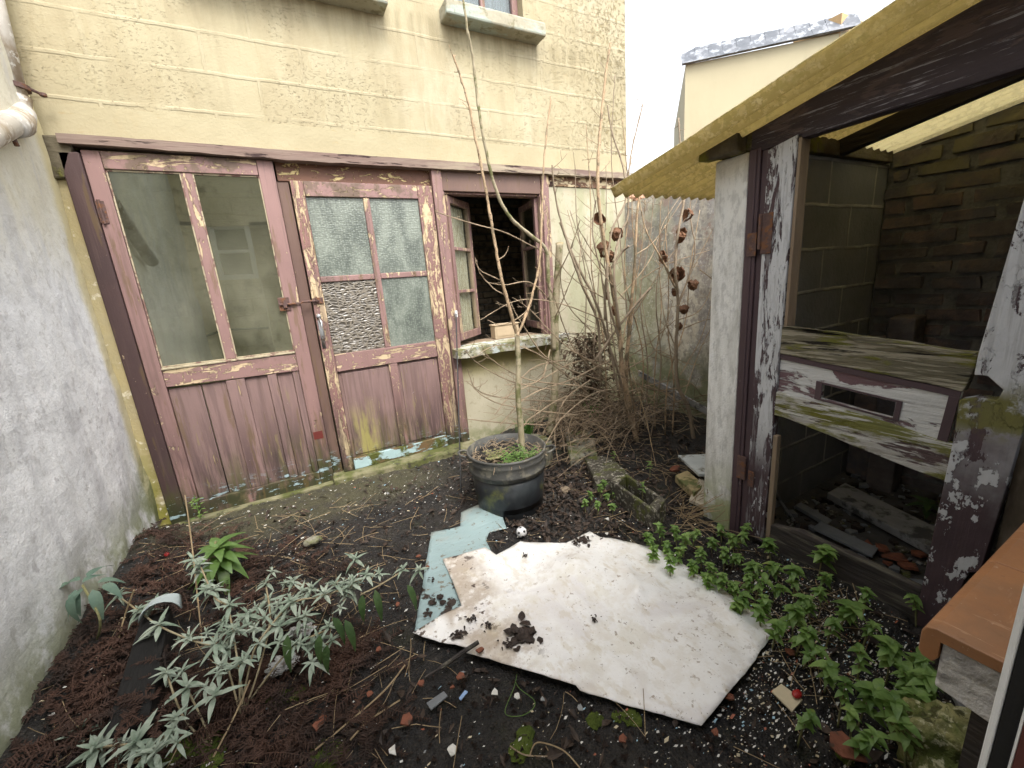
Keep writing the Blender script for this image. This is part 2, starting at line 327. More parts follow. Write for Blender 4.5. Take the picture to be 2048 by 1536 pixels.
m_uppersill = mat('painted_upper_sill', ((.30, .28, .21), (.36, .34, .26), 7), [dict(c=(.33, .41, .38), s=5, t=.56, w=.04, st=(.6, 1, 1.6), a=.6), dict(c=(.20, .18, .11), s=18, t=.58, w=.05, a=.8)], bumps=((25, .7),))
m_step = mat('mossy_concrete_step', ((.17, .16, .09), (.24, .22, .14), 7), [dict(c=(.09, .10, .03), s=6, t=.5, w=.1), dict(c=(.05, .045, .035), s=12, t=.6, w=.05), dict(c=(.5, .6, .62), s=50, t=.70, w=.01)], bumps=((20, .8),))
m_concrete = mat('mossy_concrete', ((.20, .19, .15), (.30, .28, .23), 9), [dict(c=(.13, .14, .05), s=7, t=.5, w=.1), dict(c=(.06, .055, .045), s=20, t=.58, w=.06)], bumps=((25, 1),))
m_hollow = mat('weathered_block', ((.05, .045, .035), (.10, .09, .07), 12), [dict(c=(.34, .32, .26), s=45, t=.57, w=.04), dict(c=(.10, .11, .03), s=8, t=.55, w=.06)], bumps=((40, 1.4),))
m_rock = mat('lichen_stone', ((.26, .24, .09), (.36, .34, .17), 9), [dict(c=(.10, .12, .03), s=7, t=.5, w=.08), dict(c=(.50, .48, .30), s=36, t=.58, w=.05), dict(c=(.08, .08, .03), s=22, t=.6, w=.04, h=-.5)], bumps=((22, 1.6), (70, 1)))
m_terra = mat('terracotta', ((.23, .085, .05), (.14, .055, .035), 20), [dict(c=(.08, .05, .035), s=25, t=.58, w=.05)], coord='O', bumps=((60, .6),))
m_slate = mat('slate', ((.14, .15, .16), (.20, .21, .22), 9), bumps=((30, .4),), rough=.5)
m_tileslab = mat('grey_white_slab', ((.42, .46, .46), (.52, .55, .55), 8), [dict(c=(.2, .19, .15), s=12, t=.58, w=.05)], bumps=((30, .4),), rough=.5)
m_ribtile = mat('ribbed_beige_tile', ((.38, .34, .26), (.46, .41, .32), 8), [dict(c=(.18, .16, .11), s=12, t=.58, w=.05)])
m_woodblock = mat('yellow_wood_block', ((.40, .32, .17), (.30, .24, .13), 8), [dict(c=(.12, .13, .05), s=9, t=.55, w=.06)])
# soil
def soil_extra(nt, pos, col):
    v = N(nt, 'TexVoronoi', {'Vector': pos, 'Scale': 120.0}).outputs[0]
    return col, math_(nt, 'MULTIPLY', v, -1.2)
m_soil = mat('wet_soil', ((.009, .0085, .0085), (.021, .018, .016), 6), [
    dict(c=((.095, .088, .045), (.06, .056, .03)), s=5, t=.36, w=.05, m=[('y', 2.42, 2.75), ('x', .95, .55)], a=.85, r=.9, mn=.3),
    dict(c=(.022, .024, .008), s=4, t=.60, w=.07, a=.6), dict(c=(.040, .034, .028), s=9, t=.57, w=.08, a=.7),
    dict(c=(.06, .055, .05), s=4, t=.45, w=.1, m=[('x', 1.0, 1.15), ('x', 1.6, 1.4), ('y', 1.5, 1.65), ('y', 2.1, 1.9)], mn=.3, a=.8),
    dict(c=(.075, .06, .045), s=80, t=.62, w=.03, a=.7)], rough=.62, bumps=((14, 1.5), (50, 1.6), (160, .8)), extra=soil_extra, spec=.5)
m_floor = mat('earth_floor', ((.05, .047, .044), (.10, .095, .09), 6), bumps=((20, 1.2),))
# litter and plants
m_deadleaf = mat('dead_leaf', ((.21, .105, .055), (.12, .062, .038), 14), coord='P', bumps=((60, .4),), rough=.7, trans=.2)
m_litter = mat('dark_leaf_litter', ((.028, .020, .016), (.075, .052, .038), 18), bumps=(), rough=.6)
m_mud = mat('dark_mud', ((.022, .016, .013), (.045, .030, .024), 25), bumps=((60, 1),), rough=.55)
m_bracken = mat('dry_bracken', ((.085, .044, .030), (.024, .017, .014), 6), bumps=(), rough=.8)
m_straw = mat('dry_straw', ((.38, .29, .17), (.25, .18, .105), 9), bumps=(), rough=.7)
m_leafgreen = mat('bright_green_leaf', ((.085, .155, .040), (.14, .235, .065), 20), bumps=((60, .2),), rough=.38, spec=.5, trans=.25, transcol=(.2, .35, .04))
m_leafmint = mat('fresh_green_leaf', ((.10, .19, .045), (.27, .40, .12), 16), [dict(c=(.34, .33, .08), s=9, t=.64, w=.05, a=.8)], bumps=((90, .3),), rough=.4, spec=.5, trans=.3, transcol=(.2, .38, .04))
m_leafgrey = mat('grey_green_leaf', ((.17, .23, .165), (.40, .45, .37), 16), bumps=((80, .3),), rough=.8, trans=.15)
m_leafdark = mat('dark_green_leaf', ((.045, .085, .030), (.07, .12, .04), 14), bumps=((60, .3),), rough=.45, trans=.2)
m_leafgb = mat('blue_green_leaf', ((.11, .18, .14), (.16, .23, .17), 14), bumps=((60, .3),), rough=.5, trans=.2)
m_grass = mat('grass_blade', ((.07, .17, .03), (.12, .25, .05), 30), bumps=(), rough=.5, trans=.25)
m_moss = mat('moss', ((.045, .065, .010), (.09, .12, .02), 20), bumps=((90, 1.2),), rough=.95)
m_stem = mat('green_stem', ((.16, .17, .07), (.22, .2, .1), 20), bumps=())
m_barkol = mat('olive_bark', ((.29, .25, .16), (.37, .32, .22), 18), [dict(c=(.14, .14, .06), s=12, t=.55, w=.06)], bumps=((60, .5),))
m_barkbr = mat('tan_bark', ((.34, .24, .145), (.42, .31, .20), 14), [dict(c=(.15, .12, .075), s=9, t=.55, w=.08), dict(c=(.1, .07, .05), s=60, t=.62, w=.03)], bumps=((60, .5),))
m_barkgr = mat('grey_brown_bark', ((.21, .165, .115), (.29, .23, .165), 14), bumps=((60, .5),))
m_twig = mat('dry_twig', ((.36, .28, .19), (.24, .18, .12), 8), bumps=())
m_brush = mat('dark_dead_twig', ((.085, .06, .04), (.15, .105, .07), 8), bumps=())
m_cut = mat('cut_wood', ((.46, .38, .22), (.38, .3, .17), 30), bumps=((60, .4),))
def flat(name, c, rough=.6, spec=.4): return mat(name, (tuple(x * .9 for x in c), c, 30), bumps=((60, .15),), rough=rough, spec=spec)
m_chipw = flat('white_flake', (.66, .65, .60)); m_chipc = flat('cream_flake', (.58, .50, .34)); m_chipb = flat('blue_flake', (.36, .55, .66)); m_chipt = flat('red_flake', (.34, .11, .06)); m_chipg = flat('grey_flake', (.25, .26, .26))
# panels
m_white = mat('white_lino', ((.82, .81, .79), (.86, .855, .84), 3), [
    dict(c=(.60, .56, .56), s=2.6, t=.58, w=.09, a=.5, di=1.0),
    dict(c=(.66, .62, .52), s=6, t=.58, w=.06, a=.5),
    dict(c=(.33, .25, .17), s=9, t=.47, w=.08, a=.75, m=[('x', .64, .52), ('y', .98, 1.08), ('x', .28, .36)], mn=.2),
    dict(c=(.30, .24, .18), s=34, t=.635, w=.02, a=.8), dict(c=(.16, .12, .09), s=95, t=.665, w=.015, a=.9), dict(c=(.42, .34, .26), s=3.5, t=.60, w=.05, a=.4, di=.6), dict(c=(.24, .18, .14), s=20, t=.60, w=.03, m=[('x', .95, 1.3), ('y', 1.15, .9)], mn=.3, a=.5), dict(c=(.08, .055, .045), s=16, t=.60, w=.015, m=[('x', .66, .52), ('y', 1.0, 1.08)], mn=.1), dict(c=(.70, .66, .60), s=14, t=.55, w=.08, a=.5),
    dict(c=(.52, .44, .30), s=22, t=.6, w=.05, st=(1, .5, 1), a=.35)], rough=.45, bumps=((5, .8), (40, .12)), spec=.5)
m_blue = mat('pale_blue_sheet', ((.25, .345, .355), (.30, .40, .41), 3), [
    dict(c=(.035, .025, .02), s=9, t=.575, w=.02, m=[('y', 1.75, 1.6)], h=.5, mn=.2), dict(c=(.16, .13, .08), s=28, t=.61, w=.03, a=.8), dict(c=(.30, .33, .31), s=6, t=.5, w=.1, a=.8, m=[('y', 1.85, 1.95)])],
    rough=.35, bumps=((22, .5, (.2, 3, 1)),), spec=.5)
m_under = flat('lino_back', (.35, .33, .29))
# plastics, metal, misc
m_potrim = mat('grey_plastic_rim', ((.055, .055, .052), (.10, .10, .095), 9), [dict(c=(.17, .16, .13), s=12, t=.57, w=.06)], rough=.45, bumps=((30, .2),))
m_potbody = mat('black_plastic', ((.012, .014, .017), (.026, .029, .034), 5), [dict(c=(.11, .115, .03), s=5, t=.60, w=.07, m=[('z', .28, .16)]), dict(c=(.06, .07, .075), s=6, t=.55, w=.12, st=(1, 1, .5), a=.5)], rough=.35, bumps=((30, .15),), spec=.5)
m_pvc = mat('weathered_grey_plastic', ((.45, .42, .37), (.56, .53, .48), 7), [dict(c=(.30, .24, .17), s=7, t=.55, w=.08, st=(1, 1, .5)), dict(c=(.68, .66, .62), s=30, t=.6, w=.04)], rough=.5, bumps=((30, .2),))
m_rust = mat('rusty_painted_iron', ((.085, .05, .045), (.13, .08, .07), 20), [dict(c=(.17, .075, .035), s=30, t=.56, w=.06)], rough=.7, bumps=((60, .6),))
m_steel = mat('dull_steel', ((.33, .34, .35), (.45, .46, .48), 20), [dict(c=(.2, .15, .12), s=30, t=.58, w=.05)], rough=.4, bumps=((60, .3),), metal=.6)
m_upvc = mat('white_upvc', ((.78, .79, .80), (.72, .73, .74), 8), bumps=((60, .15),), rough=.35)
m_gasket = flat('black_rubber', (.012, .012, .013), .5); m_redwood = flat('dark_red_wood', (.10, .03, .025))
m_silltile = mat('orange_brown_tile', ((.37, .165, .065), (.42, .195, .085), 5), [dict(c=(.50, .27, .14), s=11, t=.62, w=.02, st=(.5, 2, 1), a=.5), dict(c=(.20, .12, .07), s=6, t=.52, w=.10, a=.5), dict(c=(.62, .46, .32), s=70, t=.66, w=.02, a=.7), dict(c=(.55, .33, .19), s=14, t=.60, w=.01, st=(3, .3, 1), a=.5), dict(c=(.22, .10, .05), s=40, t=.66, w=.03, a=.7), dict(c=(.30, .13, .055), s=4, t=.55, w=.08, a=.6)], rough=.42, bumps=((18, .12), (90, .1)), spec=.5)
m_silledge = mat('worn_tile_edge', ((.25, .135, .075), (.20, .11, .065), 12), bumps=((30, .4),))
m_sillplaster = mat('white_crumbling_plaster', ((.66, .65, .64), (.55, .54, .52), 14), [dict(c=(.34, .33, .32), s=12, t=.56, w=.06, st=(1, 1, 2))], bumps=((26, 1.6), (60, .8)))
m_zinc = mat('zinc_flashing', ((.085, .095, .11), (.13, .14, .16), 2, (1, 1, 2)), [dict(c=(.20, .21, .23), s=3, t=.55, w=.06), dict(c=(.3, .32, .35), s=5, t=.58, w=.05)], rough=.45, bumps=((3, .5),))
m_rooftile = mat('red_roof_tile', ((.40, .20, .12), (.48, .27, .17), 4), extra=blockwork(.12, .25, 0, 0, 'X', .8, -.8, (.2, .1, .06), .03))
m_curtain = mat('lace_curtain', ((.80, .76, .62), (.86, .82, .70), 30), [dict(c=(.62, .57, .44), s=40, t=.52, w=.05, st=(2.5, 2.5, .5))], bumps=(), trans=.3)
m_box = mat('pale_wood_box', ((.42, .33, .22), (.48, .38, .26), 9), bumps=((30, .2),))
m_greenpipe = flat('dark_green_pipe', (.02, .07, .05), .4)
m_ballw = flat('white_ball_skin', (.74, .74, .74), .35, .5); m_ballb = flat('black_ball_patch', (.02, .02, .022), .35)
m_redbit = flat('red_plastic', (.34, .02, .02), .3)
# lichen-covered translucent roofing, shade of the corrugations painted in as dark stripes
def ridge_shade(nt, pos, col):
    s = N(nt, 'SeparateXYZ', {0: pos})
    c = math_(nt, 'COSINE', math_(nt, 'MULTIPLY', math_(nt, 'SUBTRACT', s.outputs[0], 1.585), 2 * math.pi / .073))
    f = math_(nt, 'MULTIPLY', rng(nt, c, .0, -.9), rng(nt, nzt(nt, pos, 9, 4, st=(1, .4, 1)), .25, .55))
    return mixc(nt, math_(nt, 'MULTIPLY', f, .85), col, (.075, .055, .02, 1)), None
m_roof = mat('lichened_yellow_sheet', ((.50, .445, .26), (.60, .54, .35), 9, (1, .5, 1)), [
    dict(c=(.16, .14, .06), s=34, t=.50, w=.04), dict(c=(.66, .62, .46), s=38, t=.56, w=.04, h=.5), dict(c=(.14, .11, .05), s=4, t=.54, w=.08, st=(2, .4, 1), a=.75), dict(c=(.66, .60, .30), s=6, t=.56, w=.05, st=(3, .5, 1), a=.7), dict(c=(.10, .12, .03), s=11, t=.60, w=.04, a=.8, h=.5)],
    bumps=((45, 1.2), (110, .6)), extra=ridge_shade, trans=.45, transcol=(.70, .60, .34))
m_roof2 = mat('pale_yellow_sheet', ((.62, .60, .36), (.70, .68, .44), 9, (1, .5, 1)), [dict(c=(.30, .28, .08), s=26, t=.54, w=.05)], bumps=((45, 1),), trans=.62, transcol=(.82, .76, .56))

def glass(name, tint, haze, hazec, ior=1.9, rough=.02, wav=None, refl=1.0):
    m, nt = newmat(name)
    pos = N(nt, 'NewGeometry').outputs['Position']
    g = {'Color': (.9, .95, .9, 1), 'Roughness': rough}
    if wav: g['Normal'] = N(nt, 'Bump', {'Strength': .3, 'Distance': .004, 'Height': nzt(nt, pos, wav, 2)}).outputs[0]
    gl = N(nt, 'BsdfGlossy', g)
    tr = N(nt, 'BsdfTransparent', {'Color': tint + (1,)})
    f0 = ((ior - 1) / (ior + 1)) ** 2 * .8
    fac = N(nt, 'LayerWeight', {0: .5}).outputs['Facing']
    fr = math_(nt, 'ADD', math_(nt, 'MULTIPLY', math_(nt, 'POWER', fac, 4.0), 1 - f0), f0)
    a = N(nt, 'MixShader', {0: fr, 1: tr.outputs[0], 2: gl.outputs[0]})
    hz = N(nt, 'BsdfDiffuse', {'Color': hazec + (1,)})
    f = math_(nt, 'MULTIPLY', math_(nt, 'MULTIPLY', rng(nt, nzt(nt, pos, 2, 5, .6, (1.3, 1, .8)), .2, .75), rng(nt, N(nt, 'SeparateXYZ', {0: pos}).outputs[2], 2.0, 1.1, .22, 1.0)), haze)  # dirt haze, thicker low down to imitate pale walls reflected in the door
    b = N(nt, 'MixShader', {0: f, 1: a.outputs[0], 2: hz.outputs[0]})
    o = N(nt, 'OutputMaterial'); nt.links.new(b.outputs[0], o.inputs[0]); return m
m_glass = glass('dusty_glass_painted_reflection', (.55, .60, .50), .42, (.36, .35, .26), 2.9, .015, 2.0)
m_glassup = glass('old_upper_glass', (.6, .65, .7), .5, (.26, .28, .31), 1.9, .03, 2.0)
m_glasscas = glass('clear_casement_glass', (.92, .93, .9), .12, (.3, .3, .25), 1.45, .02)
def obscure(name, kind):
    m, nt = newmat(name)
    pos = N(nt, 'NewGeometry').outputs['Position']
    if kind == 'cross':
        v = N(nt, 'TexVoronoi', {'Vector': N(nt, 'Mapping', {0: pos, 3: (1, 1, 1.4)}).outputs[0], 'Scale': 62.0, 'Randomness': .55}).outputs[0]
        fl = nzt(nt, pos, 160, 3); h = math_(nt, 'ADD', v, math_(nt, 'MULTIPLY', fl, .8)); bs = .5; dist = .004
        big = rng(nt, nzt(nt, pos, 3.2, 3, st=(2.2, 1, 1), dist=.5), .35, .7)
        col = mixc(nt, big, (.10, .115, .10, 1), (.21, .235, .20, 1))
        col = mixc(nt, rng(nt, v, .25, .6), mixc(nt, .22, col, (.40, .45, .38, 1)), col)
    else:
        mp = N(nt, 'Mapping', {0: N(nt, 'VectorMath', {0: pos, 1: N(nt, 'VectorMath', {0: N(nt, 'TexNoise', {'Vector': pos, 'Scale': 14.0, 'Detail': 1.0}).outputs[1], 3: .03}, operation='SCALE').outputs[0]}, operation='ADD').outputs[0], 3: (.6, .6, 1.5)}).outputs[0]
        v = N(nt, 'TexVoronoi', {'Vector': mp, 'Scale': 40.0}, feature='DISTANCE_TO_EDGE').outputs[0]
        h = math_(nt, 'MULTIPLY', rng(nt, v, .0, .35), -1.0); bs = .7; dist = .006
        col = mixc(nt, rng(nt, v, .03, .16), (.21, .185, .15, 1), (.075, .065, .052, 1))
    nb = N(nt, 'Bump', {'Strength': bs, 'Distance': dist, 'Height': h}).outputs[0]
    p = N(nt, 'BsdfPrincipled', {'Base Color': col, 'Roughness': .22, 'Specular IOR Level': .5, 'Normal': nb})
    o = N(nt, 'OutputMaterial'); nt.links.new(p.outputs[0], o.inputs[0]); return m
m_obs = obscure('pebbled_obscure_glass', 'cross'); m_wavy = obscure('rippled_obscure_glass', 'wave')

# ------------------------------------------------------------------ ground
def gz(x, y):
    h = .018 * nz(x, y, 1, 2.3) + .010 * nz(x, y, 2, 7) + .006 * nz(x, y, 3, 19)
    h += .15 * sst(-.30, -.95, x) * sst(3.1, 2.7, y)                       # litter heaped along the left wall
    h += .05 * sst(1.35, 1.7, x) * sst(1.7, 2.2, y)                        # the raised bed in the far corner
    h += .03 * sst(1.4, 1.8, x) * sst(1.2, .8, y)
    if x > 1.78 and y < 1.2: h -= .03
    if x > 1.0 and y < .45: h -= .02
    return h
def axis_pts(a, b, step, far):
    l = [a + i * step for i in range(int((b - a) / step) + 1)]
    return [-far, -40, -12, a - 3, a - 1] + l + [b + 1, b + 3, 14, 45, far]
xs = axis_pts(-1.05, 3.3, .016, 160); ys = axis_pts(.02, 3.2, .016, 160)
g = MB()
for yy in ys:
    for xx in xs:
        ins_ = -1.1 < xx < 3.4 and 0 < yy < 3.3
        g.v.append(V((xx, yy, (gz(xx, yy) + .010 * nz(xx, yy, 9, 34) + .006 * nz(xx, yy, 4, 60)) if ins_ else -.02)))
nx_ = len(xs)
for j in range(len(ys) - 1):
    for i in range(nx_ - 1): g.f.append((j * nx_ + i, j * nx_ + i + 1, (j + 1) * nx_ + i + 1, (j + 1) * nx_ + i)); g.m.append(0)
tag(g.build('ground', m_soil, smooth=True), kind='structure')

# ------------------------------------------------------------------ outbuilding with the two glazed doors
YF = 3.10
ob = thing('outbuilding', (1.0, YF, 0), 'cream painted block outbuilding with two peeling rose glazed doors and an open window', 'outbuilding')
W_ = MB()
# upper block wall with the two upper window openings
ztop = 4.6
for (x0, x1, z0, z1) in [(-1.25, 2.985, 2.352, 3.12), (-1.25, -.1, 3.12, ztop), (.85, 1.37, 3.12, 4.05), (1.96, 2.985, 3.12, 4.05), (.85, 2.985, 4.05, ztop), (-.1, .85, 4.05, ztop)]:
    W_.box(x0, x1, YF, YF + .2, z0, z1)
W_.build('wall', m_facade, ob)
MB().box(-1.25, 2.985, YF - .002, YF + .2, 2.195, 2.352).build('lintel_course', m_band, ob)
MB().box(-1.25, -.865, YF + .0, YF + .2, -.1, 2.195).build('corner_wall', m_corner, ob)
b = MB(); b.box(1.165, 2.985, YF + .015, YF + .2, -.1, .76); b.box(2.10, 2.985, YF + .015, YF + .2, .76, 2.07)
b.build('lower_wall', m_lowwall, ob)
MB().box(2.98, 3.18, YF + .21, 6.0, 0, ztop).build('side_wall', m_facade, ob)
# lintel timber: an irregular strip standing proud of the wall
b = MB()
n = 60; top = []; bot = []
for i in range(n + 1):
    x = lerp(-.845, 2.95, i / n); sag = -.018 * sst(-.8, .4, x) + .012 * sst(.6, 2.9, x)
    top.append((x, 2.202 + .004 * nz(x, 0, 1, 14) + sag * .4)); bot.append((x, 2.158 + .006 * nz(x, 3, 1, 9) + sag))
for i in range(n):
    for (ya, yb) in ((YF - .05, YF + .03),):
        p = [V((top[i][0], ya, top[i][1])), V((top[i + 1][0], ya, top[i + 1][1])), V((bot[i + 1][0], ya, bot[i + 1][1])), V((bot[i][0], ya, bot[i][1]))]
        q = [v + V((0, yb - ya, 0)) for v in p]
        b.add(p + q, [(0, 3, 2, 1), (0, 1, 5, 4), (3, 7, 6, 2)])
b.build('lintel', m_lintel, ob)
b = MB().prism([(-.97, YF - .03, 2.19), (-.84, YF - .03, 2.20), (-.80, YF - .03, 2.15), (-.865, YF - .03, 2.0), (-.94, YF - .03, 1.99)], (0, .06, 0)); b.build('rotten_lintel_end', m_plate, ob, bevel=.008)
MB().box(.10, 1.088, YF + .02, YF + .06, 2.035, 2.15).build('header_board', m_header, ob, bevel=.003)
MB().box(1.166, 2.028, YF - .005, YF + .05, 2.005, 2.152).build('window_header', m_brownpaint, ob, bevel=.004)
MB().box(2.102, 2.97, YF + .005, YF + .1, 2.072, 2.19).build('beam_end', m_rightheader, ob, bevel=.006)
MB().box(-.865, -.783, YF - .03, YF + .06, 0, 2.125).build('door_post', m_darkpaint, ob, bevel=.006)
MB().box(.092, .158, YF + .028, YF + .08, .02, 2.034).build('door_post', m_brownpaint, ob, bevel=.003)
MB().box(1.09, 1.164, YF - .025, YF + .06, .0, 2.150).build('door_post', m_rose_mid, ob, bevel=.005)
MB().box(2.03, 2.10, YF - .02, YF + .1, .80, 2.150).build('window_post', m_rose_mid, ob, bevel=.005)
b = MB().prism([(.08, YF - .10, -.02), (1.2, YF - .16, -.02), (1.2, YF + .06, -.02), (.08, YF + .06, -.02)], (0, 0, .068)); b.build('doorstep', m_step, ob, bevel=.012)
b = MB().box(-.85, .08, YF - .06, YF + .05, -.05, .012); b.build('threshold', m_step, ob, bevel=.006)

def rail_x(b, x0, x1, z0, z1, y0, y1): return b.box(x0, x1, y0, y1, z0, z1)
# left door, wide, two tall clear panes
yd0, yd1 = YF - .012, YF + .026
dr = MB(); dr.box(.003, .090, yd0, yd1, .0, 2.142).box(-.781, -.707, yd0, yd1, .0, 2.142)
d1 = dr.build('door', m_rose, ob, bevel=.004); d1['label'] = 'wide rose door with two tall clear panes'
def sub(parent, mb, name, mat_, **k):
    o = mb.build(name, mat_, parent, **k); return o
sub(d1, MB().box(-.705, .001, yd0, yd1, 2.055, 2.142), 'top_rail', m_rose_h, bevel=.003)
sub(d1, MB().prism([(-.705, yd0, .862), (.001, yd0, .845), (.001, yd0, .958), (-.705, yd0, .968)], (0, yd1 - yd0, 0)), 'middle_rail', m_rose_h, bevel=.003)
sub(d1, MB().box(-.705, .001, yd0 - .006, yd0 + .02, .966, .978), 'glazing_bead', m_putty, bevel=.002)
sub(d1, MB().box(-.383, -.330, yd0 + .006, yd1 - .004, .979, 2.054), 'muntin', m_rose_mid, bevel=.004)
sub(d1, MB().box(-.705, .001, yd0 - .002, yd1, .0, .105), 'bottom_rail', m_rose, bevel=.004)
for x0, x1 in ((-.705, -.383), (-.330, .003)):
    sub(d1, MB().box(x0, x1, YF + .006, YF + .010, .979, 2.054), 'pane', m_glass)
    bb = MB()                                                     # putty line round the pane
    t = .007; ya, yb = yd0 + .010, YF + .005
    bb.box(x0 + .0005, x0 + t, ya, yb, .980, 2.053).box(x1 - t, x1 - .0005, ya, yb, .980, 2.053).box(x0 + t, x1 - t, ya, yb, 2.053 - t, 2.053).box(x0 + t, x1 - t, ya, yb, .980, .980 + t)
    sub(d1, bb, 'putty', m_putty)
pb = MB()
gx = [-.705, -.607, -.532, -.41]
for a, c in ((-.705, -.545), (-.540, -.415), (-.312, -.187), (-.130, -.04)):
    pb.box(a, c, YF + .008, YF + .022, .105, .846)
sub(d1, pb, 'panel_boards', m_panel, bevel=.003)
sub(d1, MB().box(-.413, -.312, yd0 + .004, yd1, .106, .848).box(-.185, -.132, yd0 + .004, yd1, .106, .848).box(-.038, .001, yd0 + .006, yd1, .106, .848), 'mullion', m_panel, bevel=.004)
b = MB().box(-.035, .03, yd0 - .008, yd0 - .0005, 1.245, 1.33).box(.0, .10, yd0 - .014, yd0 - .008, 1.28, 1.292)
b.tube([(-.03, yd0 - .014, 1.285), (.06, yd0 - .014, 1.285)], .008).box(-.01, .012, yd0 - .022, yd0 - .008, 1.262, 1.315)
sub(d1, b, 'bolt', m_rust, bevel=.002)
sub(d1, MB().tube([(-.765, yd0 - .008, 1.78), (-.765, yd0 - .008, 1.90)], .008).box(-.781, -.745, yd0 - .006, yd0 - .0006, 1.785, 1.895), 'hinge', m_rust)
sub(d1, MB().box(.012, .072, yd0 - .0022, yd0 - .0004, .345, .40), 'paint_patch', flat('oxblood_paint', (.13, .025, .02)))
# right door, four obscure panes
e0, e1 = YF - .010, YF + .026
dr = MB(); dr.box(.165, .238, e0, e1, .048, 2.034).box(.976, 1.085, e0, e1, .048, 2.034)
d2 = dr.build('door', m_rose_heavy, ob, bevel=.004); d2['label'] = 'flaking rose door with four obscure panes'
sub(d2, MB().box(.240, .974, e0, e1, 1.945, 2.034), 'top_rail', m_rose_h, bevel=.003)
sub(d2, MB().box(.240, .974, e0, e1, .795, .918), 'middle_rail', m_rose_h, bevel=.003)
sub(d2, MB().box(.240, .974, e0 - .003, e1, .049, .135), 'bottom_rail', mat('turquoise_over_rose', ((.16, .10, .05), (.08, .07, .03), 9), [dict(c=(.34, .47, .49), s=8, t=.50, w=.03, st=(.7, 1, 1.6), h=.6), dict(c=(.08, .09, .02), s=9, t=.56, w=.05)], bumps=((20, .6),)), bevel=.004)
sub(d2, MB().box(.592, .634, e0 + .004, e1 - .002, .919, 1.944), 'muntin', m_rose_mid, bevel=.005)
sub(d2, MB().box(.240, .591, e0 + .006, e1 - .002, 1.408, 1.446).box(.635, .974, e0 + .006, e1 - .002, 1.408, 1.446), 'glazing_bar', m_rose_mid, bevel=.005)
for x0, x1, z0, z1, mm in ((.240, .591, 1.447, 1.944, m_obs), (.635, .974, 1.447, 1.944, m_obs), (.240, .591, .919, 1.407, m_wavy), (.635, .974, .919, 1.407, m_obs)):
    o = sub(d2, MB().box(x0, x1, YF + .006, YF + .011, z0, z1), 'pane', mm)
    if mm is m_wavy: o['label'] = 'rippled brown pane'
sub(d2, MB().box(.262, .585, YF + .004, YF + .02, .155, .775).box(.675, .95, YF + .004, YF + .02, .155, .775).box(.24, .974, YF + .011, YF + .022, .136, .794), 'panel_boards', m_panel, bevel=.004)
sub(d2, MB().box(.597, .66, e0 + .003, e1, .137, .793), 'mullion', m_rose_mid, bevel=.004)
b = MB().box(.173, .196, e0 - .006, e0 - .0005, .975, 1.19)
b.tube([(.185, e0 - .006, 1.18), (.190, e0 - .03, 1.15), (.190, e0 - .036, 1.08), (.188, e0 - .028, 1.03), (.185, e0 - .006, .99)], [.008, .010, .011, .009, .007], 8)
b.lathe((.185, e0 - .004, 1.19), [(0, .016), (.012, .012), (.016, 0), (.012, -.012), (0, -.016)], 12)
sub(d2, b, 'handle', m_steel, smooth=True)
b = MB().tube([(.10, e0 - .012, 1.292), (.205, e0 - .012, 1.292)], .008).box(.168, .232, e0 - .008, e0 - .0005, 1.272, 1.312).box(.185, .197, e0 - .024, e0 - .006, 1.285, 1.32)
sub(d2, b, 'bolt', m_rust, bevel=.002)

# open window beside the doors
wz0, wz1 = .862, 2.0
wf = MB(); wf.box(1.166, 1.182, YF + .0, YF + .1, .80, 2.004).box(2.012, 2.029, YF + .0, YF + .1, .80, 2.004).box(1.183, 2.011, YF + .02, YF + .1, 1.99, 2.004)
wfo = wf.build('window_frame', m_rose_mid, ob, bevel=.003)
def casement(hx, hy, ang, sgn, name='casement'):
    """sgn +1: hinge on the left; the leaf opens into the room"""
    a = R_(ang); d = V((sgn * math.cos(a), math.sin(a), 0)); nrm = V((-d.y, d.x, 0)); Wd = .41
    def bar(b, s0, s1, z0, z1, t0=-.018, t1=.018):
        o = V((hx, hy, 0)); P = [o + d * s + nrm * t + V((0, 0, z)) for z in (z0, z1) for s, t in ((s0, t0), (s1, t0), (s1, t1), (s0, t1))]
        b.add(P, [(0, 3, 2, 1), (4, 5, 6, 7), (0, 1, 5, 4), (1, 2, 6, 5), (2, 3, 7, 6), (3, 0, 4, 7)])
    z0, z1 = .885, 1.985
    b = MB(); bar(b, 0, .045, z0, z1); bar(b, Wd - .045, Wd, z0, z1); bar(b, .046, Wd - .046, z0, z0 + .06, -.017, .017); bar(b, .046, Wd - .046, z1 - .05, z1, -.017, .017)
    for k in (1, 2): zc = z0 + .06 + (z1 - z0 - .11) * k / 3; bar(b, .046, Wd - .046, zc - .012, zc + .012, -.014, .014)
    c = b.build('casement', m_rose_mid, wfo, bevel=.003)
    gb = MB(); bar(gb, .046, Wd - .046, z0 + .06, z1 - .05, -.002, .002); gb.build('pane', m_glasscas, c)
    gb = MB(); bar(gb, Wd - .052, Wd - .045, z0 + .06, z1 - .05, -.0175, .0175); gb.build('edge_strip', m_barewood, c)
    return o_pts(hx, hy, d, nrm, Wd)
def o_pts(hx, hy, d, nrm, Wd): return V((hx, hy, 0)), d, nrm, Wd
O, d, nrm, Wd = casement(1.19, YF + .03, 43, 1)
b = MB(); n = 40; zz = [.93 + i * .1 for i in range(11)]
for i in range(n + 1):
    s = lerp(.035, Wd - .05, i / n)
    for z in zz: b.v.append(O + d * s + nrm * (.030 + .008 * math.sin(i * 1.15) + .006 * nz(s, z, 1, 9)) + V((0, 0, z)))
for i in range(n):
    for k in range(len(zz) - 1): q = i * len(zz) + k; b.f.append((q, q + 1, q + len(zz) + 1, q + len(zz))); b.m.append(0)
